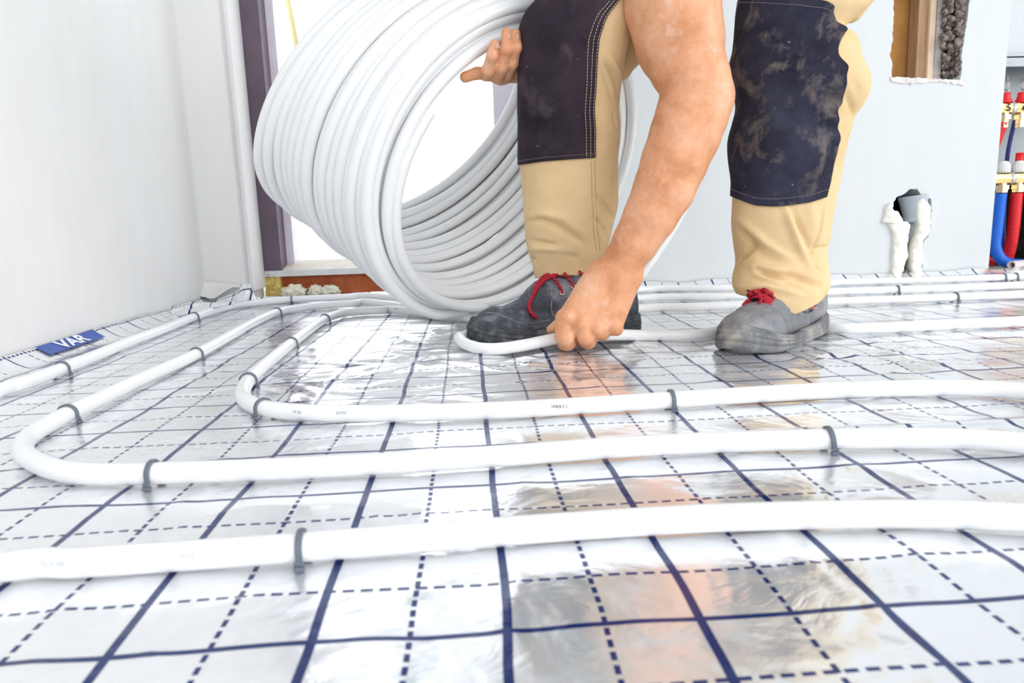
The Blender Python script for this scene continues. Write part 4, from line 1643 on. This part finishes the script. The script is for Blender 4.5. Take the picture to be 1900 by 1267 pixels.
featL = [
    ([(1405, 500), (1422, 508), (1445, 513), (1465, 511)], 4, .0065), ([(1462, 511), (1490, 519), (1520, 528)], 5, .0055), ([(1380, 490), (1400, 495), (1440, 500), (1480, 500)], 8, -.0035),
    ([(1370, 520), (1395, 515), (1430, 524), (1450, 530)], 5, .0040), ([(1375, 535), (1420, 530), (1470, 540), (1510, 545)], 8, -.0035), ([(1450, 524), (1475, 536), (1500, 545)], 5, .003),
    ([(1468, 385), (1480, 415), (1495, 445), (1503, 470)], 5, .0040), ([(1458, 385), (1470, 420), (1485, 460), (1500, 490)], 7, -.0045), ([(1366, 420), (1385, 440), (1400, 452)], 6, .0045),
    ([(1395, 445), (1398, 460), (1388, 470)], 4, .0035), ([(1380, 440), (1415, 475), (1460, 492)], 9, .003), ([(1365, 490), (1385, 470), (1395, 455)], 4, .004), ([(1370, 405), (1420, 450), (1465, 480)], 8, -.003),
    ([(1529, 380), (1522, 430), (1503, 475)], 2, .0028), ([(1510, 463), (1533, 458)], 3, .003), ([(1512, 492), (1520, 503)], 3, .002), ([(1505, 380), (1510, 430)], 10, -.002),
    # knee pad dents
    ([(1480, 118), (1500, 121), (1530, 122)], 5, .0070), ([(1500, 135), (1545, 130), (1566, 118)], 14, -.0060), ([(1520, 175), (1545, 183), (1566, 184)], 7, .0070), ([(1535, 155), (1560, 160)], 12, -.004),
    ([(1520, 200), (1545, 222), (1556, 232)], 8, -.0045), ([(1505, 225), (1530, 235), (1552, 240)], 6, .004), ([(1530, 262), (1545, 270)], 7, .0045), ([(1490, 100), (1490, 160), (1510, 220), (1525, 270)], 10, .0018),
    ([(1405, 60), (1425, 160), (1430, 290), (1425, 370)], 22, -.0035), ([(1395, 70), (1400, 150), (1390, 260)], 12, .0022), ([(1366, 110), (1375, 120), (1380, 150)], 10, -.002),
    ([(1570, 165), (1580, 200), (1582, 225)], 5, .005), ([(1590, 130), (1600, 165), (1590, 200)], 8, -.004), ([(1566, 230), (1562, 255)], 4, .003), ([(1560, 55), (1580, 62), (1592, 78)], 5, .006)]
featL = [(l_, w_, d_ * (1.75 if max(q[1] for q in l_) > 385 else 1.1)) for l_, w_, d_ in featL]
VL = leg(rowsL, NP, hemL, featL, .72)
VL, FL, NL_ = finish_leg(VL, featL, 7.)


def loft(rings):
    n, m, _ = rings.shape
    idx = np.arange(n * m).reshape(n, m)
    F = np.stack([idx[:-1].ravel(), idx[1:].ravel(), np.roll(idx, -1, 1)[1:].ravel(), np.roll(idx, -1, 1)[:-1].ravel()], 1)
    return rings.reshape(-1, 3), F


# thighs and seat
G = Solid(axis((-.02, .80, .005)), axis((.70, 1.35, .005)), axis((.30, 1.02, .005)))
kR, kL = VR[6].mean(0), VL[6].mean(0)
hipR, hipL = np.array([.42, 1.06, .80]), np.array([.60, 1.08, .78])
G.chain([kR + np.array([.028, .0, -.045]), kR + np.array([.02, .01, .02]), .5 * (kR + hipR), hipR], [.052, .072, .086, .110], .02)
G.chain([A3(1146, 122, .860), A3(1162, 70, .875), .5 * (kR + hipR)], [.026, .042, .084], .02)
G.chain([kL + np.array([.0, .01, .03]), .5 * (kL + hipL), hipL], [.080, .092, .112], .02)
G.cone(hipR + np.array([.02, .02, .0]), hipL, .13, .13, .04)
# bunched cloth behind the left knee (seen right of the dark patch)
c = A3(1578, 20, .83)
G.cone(c, c + np.array([.02, .0, .04]), .020, .03, .012)
PG, FG = G.skin()
PG = relax(PG, FG, 2)
nG = np.zeros_like(PG)
allP = [VR.reshape(-1, 3), VL.reshape(-1, 3), PG]
allF = [FR, FL + len(allP[0]), FG + len(allP[0]) + len(allP[1])]
trousers = np_mesh('trousers', np.concatenate(allP), np.concatenate(allF), M['khaki'], person)
trousers['label'] = 'khaki canvas work trousers'
fix_normals(trousers)
so_ = trousers.modifiers.new('hem', 'SOLIDIFY')
so_.thickness = .0016
so_.offset = -1


def patch(V, N, y0, y1, xr, xl, off, nrows, name, m, nphi=110, back=.9):
    """a sewn-on knee patch: follows the leg surface, runs round its far left side"""
    n, mm, _ = V.shape
    rings = []
    tops, bots = y0, y1
    # image row of every ring (front)
    out = np.zeros((nrows, nphi, 3))
    outN = np.zeros((nrows, nphi, 3))
    half = mm // 2
    # phi index: 0 = right, quarter = away, half = left, 3/4 = toward the viewer
    for i in range(nrows):
        v = i / (nrows - 1)
        # front x range for this row: solve per column
        for k in range(nphi):
            u = k / (nphi - 1)
            # ring angle from the hidden left side (.32 turn) round the front to the right edge
            out[i, k] = (v, u, 0)
    pxV = to_px(V.reshape(-1, 3)).reshape(n, mm, 2)
    fr = np.arange(half, mm)              # front half, left to right
    for i in range(nrows):
        v = i / (nrows - 1)
        # right end on the front half: a walk to where x reaches the edge at that row's y
        yref = y0(.5) + (y1(.5) - y0(.5)) * v
        r = int(np.clip(np.argmin(np.abs(pxV[:, mm * 3 // 4, 1] - yref)), 0, n - 1))
        xs = pxV[r, fr, 0]
        xe = xr(yref)
        j = np.searchsorted(xs, xe)
        j = min(max(j, 1), len(xs) - 1)
        fe = half + j - 1 + (xe - xs[j - 1]) / max(xs[j] - xs[j - 1], 1e-3)
        fe = min(fe, mm - 1.001 + 1.0)
        fs = half - back * mm * .16
        for k in range(nphi):
            f = fs + (fe - fs) * k / (nphi - 1)
            # row shift so that top and bottom edges follow their own lines
            kk = int(round(f)) % mm
            xk = pxV[r, kk, 0]
            ytop, ybot = y0(xk), y1(xk)
            yt = ytop + (ybot - ytop) * v
            col = pxV[:, kk, 1]
            rr_ = np.interp(yt, col, np.arange(n))
            r0 = int(min(max(math.floor(rr_), 0), n - 2))
            tr = rr_ - r0
            k0 = int(math.floor(f)) % mm
            k1 = (k0 + 1) % mm
            tk = f - math.floor(f)
            P = (V[r0, k0] * (1 - tk) + V[r0, k1] * tk) * (1 - tr) + (V[r0 + 1, k0] * (1 - tk) + V[r0 + 1, k1] * tk) * tr
            Nn = N[r0, k0]
            out[i, k] = P + Nn * off
            outN[i, k] = Nn
    for _ in range(5):
        out[1:-1] = .5 * out[1:-1] + .25 * (out[:-2] + out[2:])
        out[:, 1:-1] = .5 * out[:, 1:-1] + .25 * (out[:, :-2] + out[:, 2:])
    idx = np.arange(nrows * nphi).reshape(nrows, nphi)
    F = np.stack([idx[:-1, :-1].ravel(), idx[1:, :-1].ravel(), idx[1:, 1:].ravel(), idx[:-1, 1:].ravel()], 1)
    o_ = np_mesh(name, out.reshape(-1, 3), F, m, person)
    fix_normals(o_)
    q_ = o_.modifiers.new('t', 'SOLIDIFY')
    q_.thickness = .0022
    q_.offset = 0
    return o_, out, outN


ip = lambda pts: (lambda t, a=np.array(pts, float): float(np.interp(t, a[:, 0], a[:, 1])))
padR, oR, oRN = patch(VR, NR, ip([(900, -62), (1200, -62)]), ip([(930, 312), (966, 306), (1010, 299), (1060, 295), (1106, 292)]),
                      ip([(-62, 1172), (0, 1150), (30, 1128), (50, 1119), (80, 1110), (130, 1106), (200, 1103), (293, 1104)]), 0, .0026, 150, 'knee_patch', M['pad'])
padR['label'] = 'dark knee patch with painted-in purple brown flare tint on the straight trouser leg'
padL, oL, oLN = patch(VL, NL_, ip([(1370, -8), (1480, -4), (1540, 2), (1566, 12)]), ip([(1355, 362), (1372, 369), (1403, 381), (1440, 383), (1466, 381), (1504, 375), (1535, 364)]),
                      ip([(0, 1563), (16, 1566), (30, 1560), (60, 1555), (95, 1550), (103, 1554), (108, 1566), (150, 1569), (178, 1567), (190, 1558), (221, 1555), (252, 1558), (275, 1552), (300, 1545), (335, 1539), (364, 1532)]), 0, .0026, 170, 'knee_patch', M['pad_worn'])
padL['label'] = 'dark knee patch with pale dust stains'


def stitches(path_pts, N_, name, m, dash=.0032, gap=.0014, r=.00042, lift=.0014):
    mb = MB()
    P = np.array(path_pts) + np.array(N_) * lift
    L = np.concatenate([[0], np.cumsum(np.linalg.norm(np.diff(P, axis=0), axis=1))])
    s = 0
    while s + dash < L[-1]:
        q = [np.array([np.interp(t, L, P[:, c]) for c in range(3)]) for t in (s, s + dash / 2, s + dash)]
        mb.tube(q, r, 5)
        s += dash + gap
    return mb.build(name, m, person)


for kk in (-2, -5, -8):
    stitches(oR[:, kk], oRN[:, kk], 'seam_stitching', M['stitch'])
stitches(oR[-4, :], oRN[-4, :], 'seam_stitching', M['stitch_dim'])
stitches(oL[-7, 8:], oLN[-7, 8:], 'seam_stitching', M['stitch_dim'], .003, .001)
stitches(oL[6, 8:], oLN[6, 8:], 'seam_stitching', M['stitch_dim'], .003, .001)
# khaki seam down the shin
pxV = to_px(VR.reshape(-1, 3)).reshape(*VR.shape[:2], 2)
for off in (0, 7):
    pth, nn_ = [], []
    for i in range(VR.shape[0]):
        yy = pxV[i, NP * 3 // 4, 1]
        if 298 < yy < 470:
            xe = np.interp(yy, [298, 400, 430, 470], [1103, 1105, 1107, 1113]) - off
            j = NP // 2 + int(np.searchsorted(pxV[i, NP // 2:, 0], xe))
            if j < NP:
                pth.append(VR[i, j]); nn_.append(NR[i, j])
    for _ in range(12):
        pth = [pth[0]] + [.25 * pth[q_ - 1] + .5 * pth[q_] + .25 * pth[q_ + 1] for q_ in range(1, len(pth) - 1)] + [pth[-1]]
    if len(pth) > 5: stitches(pth, nn_, 'seam_stitching', M['stitch_khaki'], .0026, .0012, .0004, .0006)

# ---- shoes
def make_shoe(toe, heel, width, dusty, seed, lace_side):
    """toe, heel: floor points; returns the shoe's meshes as children of the person"""
    toe, heel = np.array([*toe, 0.]), np.array([*heel, 0.])
    ax = toe - heel
    L = np.linalg.norm(ax)
    ax /= L
    ay = np.array([-ax[1], ax[0], 0])
    az = np.array([0, 0, 1.])

    def W(s, t, h): return heel + ax * s * L + ay * t + az * h
    up_m, so_m = (M['leather_dusty'], M['sole_dusty']) if dusty else (M['leather'], M['sole'])
    # local solid
    U = Solid(axis((-.02, L + .02, .0018)), axis((-.08, .08, .0018)), axis((.0, .16, .0018)))
    hw = width / 2
    k = .012
    uw = hw - .0135
    iz = .74 if dusty else 1.
    U.ell((L * .845, .0, .026), (L * .134, uw, .036), k)
    U.cone((L * .74, .012, .030), (L * .74, -.012, .030), .031, .031, k)
    U.cone((L * .71, 0, .042), (L * .57, 0, .070 * iz), .026, .030, k)
    U.cone((L * .57, 0, .070 * iz), (L * .36, 0, .084 * iz + .004), .031, .034, k)
    U.cone((L * .72, 0, .028), (L * .42, 0, .034), uw * .92, uw * .80, k)
    U.cone((L * .42, 0, .034), (L * .16, 0, .035), uw * .82, uw * .78, k)
    U.cone((L * .34, 0, .060), (L * .15, 0, .060), .036, .034, k)
    U.cone((L * .31, 0, .095), (L * .16, 0, .092), .036, .034, k)
    U.ell((L * .09, 0, .045), (L * .09, uw * .72, .050), k)
    U.ell((L * .235, 0, .150), (.048, .030, .05), .004, cut=True)
    PU, FU = U.skin()
    PU = relax(PU, FU, 3)
    Wd = PU.copy()
    # leather wrinkles across the flex zone, and the cap edge
    s_, t_, h_ = PU[:, 0] / L, PU[:, 1], PU[:, 2]
    cap = np.exp(-((s_ - .715 + 1.6 * t_ ** 2 * 20) / .008) ** 2) * (h_ > .03)
    wr_ = sum(np.exp(-((s_ - c_ + .15 * np.sin(t_ * 60 + c_ * 40) * .2) / .010) ** 2) for c_ in (.57, .60, .635))
    dn = PU - np.array([L * .5, 0, .02]) * np.array([0, 0, 1]) - np.stack([PU[:, 0], PU[:, 1] * 0, PU[:, 2] * 0], 1)
    dn /= np.linalg.norm(dn, axis=1)[:, None] + 1e-6
    PU = PU - dn * (cap * .0012 + wr_ * .0012)[:, None]
    Pw = heel + PU[:, :1] * ax + PU[:, 1:2] * ay + PU[:, 2:] * az
    upper = np_mesh('shoe', Pw, FU, up_m, person)
    fix_normals(upper)
    upper['label'] = 'dusty grey leather work shoe' if dusty else 'dark worn leather work shoe'
    # sole: outline rings with a raised toe bumper
    n = 120
    rings = []
    cut_ = .0

    def outline(t, grow):
        a = 2 * math.pi * t
        c_, s__ = math.cos(a), math.sin(a)
        sx = .5 + .5 * math.copysign(abs(c_) ** .82, c_)
        wdt = hw * (np.interp(sx, [0, .1, .3, .5, .68, .85, 1], [.80, .86, .80, .82, 1.0, .97, .80]))
        return sx * L + grow * c_, math.copysign(abs(s__) ** .78, s__) * (wdt + grow), sx
    def ztop(sx): return np.interp(sx, [0, .12, .3, .55, .68, .80, .90, 1], [.032, .030, .023, .021, .022, .027, .035, .038])
    for lv, (g, zf) in enumerate([(-.006, 0.), (0.0, 0.), (.0036, .08), (.0048, .34), (.0030, .38), (.0050, .42), (.0046, .60), (.0028, .64), (.0044, .68), (.0036, .80), (.0026, .84), (.0040, .90), (.0022, 1.0), (-.006, 1.0)]):
        ring = []
        for i in range(n):
            x, y, sx = outline(i / n, g)
            toespring = max(0, sx - .8) ** 2 * .22
            zt_ = ztop(sx) * zf
            if zf > .6: x -= max(0, sx - .75) * .085 * (zf - .6)
            ring.append(heel + ax * x + ay * y + az * (max(zt_, 0) + toespring + .0006))
        rings.append(ring)
    Vs, Fs = loft(np.array(rings))
    sole = MB().add(Vs, [tuple(f) for f in Fs])
    sole.F.append(tuple(range(n)))
    o_ = sole.build('sole', so_m, upper)
    fix_normals(o_)
    o_['label'] = 'rubber sole with raised toe bumper'
    # project helper onto the upper
    bvh = BVHTree.FromPolygons([Vector(p) for p in Pw], [tuple(map(int, f)) for f in FU])

    def on_upper(s, t, h, lift=.002):
        """from outside toward the spine of the shoe"""
        c_ = W(s, 0, .045)
        p = W(s, t, h)
        d = Vector(c_ - p)
        far = Vector(p) - d.normalized() * .08
        hit = bvh.ray_cast(far, d.normalized())
        if hit[0] is None: return np.array(p)
        nn_ = hit[1] if hit[1].dot(d) < 0 else -hit[1]
        return np.array(hit[0] + nn_ * lift)
    return upper, on_upper, W, ay, L, ax


shA, onA, WA, ayA, LA, axA = make_shoe(on_floor(868, 640)[:2] + np.array([.004, .006]), on_floor(1178, 614)[:2] + np.array([.006, .006]), .098, False, 1, 1)
# which lateral side faces the viewer
sv = -1 if ayA[1] > 0 else 1
# lace throat, eyelets and red cord
def cord_on(fn, prm, up, r=.003):
    """a cord laid along the shoe: (s, t, h, lift) points, pressed onto the leather all along"""
    Q = catmull([np.array(q_, float) for q_ in prm], 6)
    P = np.array([fn(a_, b_, c_, d_ + r) for a_, b_, c_, d_ in Q])
    for _ in range(2): P[1:-1] = .5 * P[1:-1] + .25 * (P[:-2] + P[2:])
    return MB().tube(P, r, 9).build('shoelace', M['lace'], up)


def cord(pts, up, name='shoelace', r=.0026):
    Q = catmull(pts, 8)
    # twist a strand round it
    mb_ = MB().tube(Q, r, 9)
    return mb_.build(name, M['lace'], up)


eyes = [(.50, .022, .070), (.435, .026, .082), (.37, .028, .096)]
epos = []
for (s, t, h) in eyes:
    p = onA(s, sv * t, h, .0008)
    epos.append(p)
    c_ = WA(s, 0, h - .02)
    nrm = p - c_
    mb = MB()
    nrm /= np.linalg.norm(nrm)
    a_ = np.cross(nrm, [0, 0, 1.]); a_ /= np.linalg.norm(a_)
    b_ = np.cross(nrm, a_)
    th_ = np.linspace(0, 2 * math.pi, 18, endpoint=False)
    mb.tube([p + .0038 * (math.cos(q) * a_ + math.sin(q) * b_) for q in th_], .0011, 6, closed=True)
    mb.build('eyelet', M['eyelet'], shA)
    cord_on(onA, [(s, sv * t, h, -.004), (s + .015, sv * (t - .006), h + .004, .001), (s + .035, sv * (t - .014), h + .012, .002), (s + .05, sv * .002, h + .012, .001)], shA, .0026)
cord_on(onA, [(.36, sv * .018, .115, .001), (.42, sv * .014, .110, .002), (.48, sv * .012, .105, .002), (.545, sv * .012, .098, .002), (.605, sv * .014, .085, .001), (.65, sv * .018, .072, .001),
      (.685, sv * .026, .062, .0), (.69, sv * .036, .052, .0), (.675, sv * .044, .046, .0), (.655, sv * .050, .040, -.002)], shA, r=.0036)
cord_on(onA, [(.35, sv * .010, .118, .003), (.41, sv * .006, .112, .004), (.47, sv * .005, .106, .004), (.53, sv * .006, .100, .004), (.60, sv * .009, .086, .003), (.64, sv * .014, .074, .001)], shA, r=.0032)
cord_on(onA, [(.30, sv * .03, .112, .001), (.36, sv * .012, .114, .005), (.40, -sv * .01, .112, .004), (.44, sv * .01, .106, .006), (.48, sv * .018, .094, .002)], shA, r=.003)


def rstitch(pts, up, m=None, r=.0006):
    mb_ = MB()
    Q = catmull(pts, 10)
    L = np.concatenate([[0], np.cumsum(np.linalg.norm(np.diff(Q, axis=0), axis=1))])
    s = 0
    while s < L[-1] - .002:
        q = [np.array([np.interp(t, L, Q[:, c]) for c in range(3)]) for t in (s, s + .0016)]
        mb_.tube(q, r, 5)
        s += .0025
    return mb_.build('stitching', m or M['redstitch'], up)


for dh in (0, .0045, .009):
    rstitch([onA(s, sv * .05, h + dh, .0006) for s, h in ((.545 - dh, .043), (.50, .046), (.45, .048), (.40, .050), (.34, .052))], shA)
rstitch([onA(.30, sv * .04, .112, .0006), onA(.31, sv * .04, .098, .0006), onA(.335, sv * .05, .082, .0006)], shA)
rstitch([onA(.31, sv * .04, .112, .0006), onA(.32, sv * .04, .098, .0006), onA(.345, sv * .05, .082, .0006)], shA)
# edge of the quarter over the vamp
cordm = MB().tube(catmull([onA(s, sv * t, h, .0004) for s, t, h in ((.56, .020, .070), (.565, .03, .060), (.56, .04, .050), (.545, .05, .040), (.50, .05, .037), (.42, .05, .038), (.34, .05, .040))], 8), .0011, 6)
cordm.build('leather_edge', M['leather_dusty'], shA)
cordm = MB().tube(catmull([onA(s, sv * t, h, .0002) for s, t, h in ((.95, .0, .062), (.90, .02, .056), (.84, .035, .050), (.76, .05, .036), (.68, .05, .030), (.58, .05, .028), (.46, .05, .028))], 8), .0009, 6)
cordm.build('leather_edge', M['leather_dusty'], shA)

shB, onB, WB, ayB, LB, axB = make_shoe(on_floor(1352, 664)[:2] + np.array([.008, .014]), on_floor(1512, 604)[:2] + np.array([-.016, -.025]), .112, True, 2, 1)
svB = -1 if (ayB @ HD[:3]) > 0 else 1
for i in range(6):
    s = .72 - .020 * i
    cord_on(onB, [(s - .02, svB * .022, .072 + .004 * i, -.006), (s, svB * .008, .09 + .004 * i, .003 + .003 * (i % 2)), (s + .012 * (i % 3 - 1), -svB * .012, .090, .004), (s - .01, -svB * .030, .075, -.006)], shB, r=.0031)
for i in range(7):
    t0_ = svB * (.010 - .006 * i)
    prm = [(.665 + .012 * (i % 3) + .030 * math.cos(q + i), t0_ + .008 * math.sin(q + i), .095, .006 + .004 * math.sin(q * 1.7 + i) + .002 * (i % 3)) for q in np.linspace(0, 5.4, 9)]
    cord_on(onB, prm, shB, r=.0028)
cord_on(onB, [(.69, svB * .0, .09, .003), (.725, svB * .006, .082, .001), (.755, svB * .010, .074, -.003)], shB, r=.0027)
cord_on(onB, [(.69, -svB * .02, .09, .003), (.725, -svB * .024, .082, .001), (.75, -svB * .030, .074, -.003)], shB, r=.0027)
cordm = MB().tube(catmull([onB(s, svB * t, h, .0008) for s, t, h in ((.50, .018, .086), (.515, .032, .074), (.50, .045, .062), (.46, .052, .052), (.42, .055, .046), (.36, .055, .046), (.30, .055, .056), (.285, .05, .07))], 8), .0013, 6)
cordm.build('leather_edge', M['leather'], shB)
for dh in (0, .006):
    rstitch([onB(s, svB * t, h, .0008) for s, t, h in ((.45, .05, .062 - dh), (.42, .052, .069 - dh), (.38, .052, .071 - dh), (.34, .052, .068 - dh), (.31, .052, .058 - dh))], shB)
p = onB(.36, svB * .055, .054, .0005)
o = blob('tag_patch', p, (.009, .009, .0035), M['eyelet'], None, None, 3., .1, 8)
o.data.materials[0] = plain('red_pink_tag', (.55, .25, .22), .6)
o.parent = shB
p = onB(.455, svB * .030, .082, .0008)
mb = MB().tube([p + .0038 * (math.cos(q) * axB + math.sin(q) * np.array([0, 0, 1.])) for q in np.linspace(0, 6.28, 16, endpoint=False)], .0011, 6, closed=True)
mb.build('eyelet', M['eyelet'], shB)

# ================================================================== MANIFOLD RIGHT OF THE WALL
YM = 1.80
cab = empty('manifold_cabinet', (1.95, 1.98, 0))
tag(cab, 'grey steel recess behind the manifold at the right edge of the picture', 'cabinet')
zc = at_y(1885, 107, 1.86)[2]
MB().box((XWE + .02, 1.96, .0), (2.4, 1.975, zc)).build('back_panel', M['cabinet'], cab, False)
MB().box((XWE + .02, 1.84, zc - .004), (2.4, 1.975, zc + .012)).box((XWE + .02, 1.84, zc - .03), (2.4, 1.846, zc)).build('top_panel', M['cabinet'], cab, False)
V, F = [], []
o = slab('wall_niche', (XWE + .02, 1.86, zc + .01), (3.1, 1.99, 2.5), M['wall'])
MB().box((2.39, 1.84, 0), (2.4, 1.96, zc)).build('side_panel', M['cabinet'], cab, False)

MB().box((XWE + .02, 1.95, .0), (2.4, 1.9595, .30)).build('shade_panel', M['dark'], cab, False)  # added dark sheet, paints the black shade between the conduits
man = empty('heating_manifold', (2.0, YM, 0))
tag(man, 'brass heating manifold with red and white caps and numbered outlets, right edge', 'manifold')
zt_ = at_y(1885, 201, YM)[2]
zb_ = at_y(1885, 331, YM - .02)[2]
yb2 = YM - .02
xs = [at_y(1862, 201, YM)[0] + .052 * k for k in range(0, 7)]
for nm, z_, r_, yy in (('supply_bar', zt_, .0185, YM), ('return_bar', zb_, .0185, yb2)):
    mb = MB()
    prof = [(0, r_ * .8), (.004, r_)]
    x = 0.
    mb.lathe((xs[0] - .06, yy, z_), (1, 0, 0), [(0, r_ * .85), (.004, r_), (.40, r_), (.404, r_ * .85)], 8)
    mb.build(nm, M['brass'], man, False)
    for k in range(6):
        MB().lathe((xs[k] + .026 - .006, yy, z_), (1, 0, 0), [(0, r_ * 1.0), (.002, r_ * 1.08), (.010, r_ * 1.08), (.012, r_)], 20).build('clamp_ring', M['steel'], man)
for k, x in enumerate(xs[:6]):
    # flow meter: red skirt, clear tube
    fm = MB().lathe((x + .004, YM, zt_ + .016), (0, 0, 1), [(0, .019), (.004, .019), (.012, .014), (.022, .012), (.030, .012), (.031, .009)], 18).build('flow_cap', M['red'], man)
    MB().lathe((x + .004, YM, zt_ + .046), (0, 0, 1), [(0, .009), (.03, .009), (.031, .004), (.05, .004), (.051, .001)], 12).build('sight_glass', M['glass'], fm)
    MB().lathe((x + .004, YM, zt_ - .045), (0, 0, 1), [(-.012, .013), (.010, .013), (.011, .0195), (.026, .0195), (.028, .012), (.045, .011)], 6).build('outlet_nut', M['brass_bright'], man, False)
    if k < 2:
        text_mesh('number', '56'[k], .030, M['black'], man, frame_from((x + .002, YM - .0197, zt_ - .001), (1, 0, 0), (0, 0, 1)), .0002, .0006)
    # lower caps
    xl_ = x + .001
    mb = MB().lathe((xl_, yb2, zb_ + .018), (0, 0, 1), [(0, .019), (.006, .019), (.026, .017), (.034, .012), (.036, .004)], 24)
    for q in range(16):
        a_ = q / 16 * 2 * math.pi
        c_ = np.array([xl_ + .0185 * math.cos(a_), yb2 + .0185 * math.sin(a_), zb_ + .022])
        mb.tube([c_, c_ + np.array([-.0015 * math.cos(a_), -.0015 * math.sin(a_), .022])], .0016, 5)
    mb.build('valve_cap', M['cap'], man)
    MB().lathe((xl_, yb2, zb_ - .040), (0, 0, 1), [(-.002, .0175), (.006, .0175), (.007, .0205), (.020, .0205), (.021, .013), (.026, .013)], 6).build('outlet_nut', M['brass_bright'], man, False)


def conduit(pts, r_, m, label, z0=None):
    Q = catmull(pts, 14)
    L = np.concatenate([[0], np.cumsum(np.linalg.norm(np.diff(Q, axis=0), axis=1))])
    n_ = int(L[-1] / .0018)
    s = np.linspace(0, L[-1], n_)
    P = np.stack([np.interp(s, L, Q[:, c]) for c in range(3)], 1)
    rr_ = r_ * (1 + .045 * np.sign(np.sin(s / .0054 * 2 * math.pi)))
    return tag(mesh('corrugated_conduit', *tube(P, rr_, 14), m), label, 'conduit', None)


x5, x6, x7 = xs[0], xs[1], xs[2]
conduit([(x5, yb2, zb_ - .045), (x5 - .003, yb2, .13), (x5 - .006, yb2 - .005, .07), (x5 + .01, yb2 - .02, .03), (x5 + .05, yb2 - .04, .018), (x5 + .12, yb2 - .06, .018), (x5 + .25, yb2 - .06, .018)], .017, M['blue'], 'blue corrugated conduit curving from the manifold onto the floor')
conduit([(x6, yb2, zb_ - .045), (x6, yb2, .12), (x6 + .002, yb2 + .01, .06), (x6 + .0, yb2 + .02, .02)], .017, M['red'], 'straight red corrugated conduit under outlet six of the manifold')
conduit([(x5 + .004, YM, zt_ - .04), (x5 - .012, YM + .02, zt_ - .15), (x5 - .028, YM + .035, .2), (x5 - .035, YM + .035, .1), (x5 - .01, YM + .02, .04), (x5 + .02, YM + .005, .02)], .013, M['red'],
        'thin red conduit bending behind the blue one beside the wall end')
conduit([(x6 + .012, YM + .03, zt_ - .03), (x6 + .014, YM + .05, zt_ - .15), (x6 + .03, YM + .06, .15), (x6 + .05, YM + .07, .02)], .006, M['darkblue'], 'thin dark blue cable hanging behind outlet six of the manifold')
tag(MB().tube([(x7 - .02, YM + .02, zb_ + .08), (x7 - .02, YM + .02, zb_ + .03)], .012, 12).build('red_knob', M['red']), 'red knob between the two brass bars at the picture edge', 'knob')
o = mesh('pipe_stub', *tube(catmull([(x5 - .03, 1.655 + .02, .022), (x5 + .03, 1.70, .022), (x5 + .09, 1.72, .022)], 6), .013, 18, hollow=.7), plain('pink_white_plastic', (.80, .68, .68), .4))
tag(o, 'pale open pipe stub lying under the blue conduit', 'pipe')
clip_at('p0', (1862, 514), 'grey clip beside the wall end on the farthest back pipe')
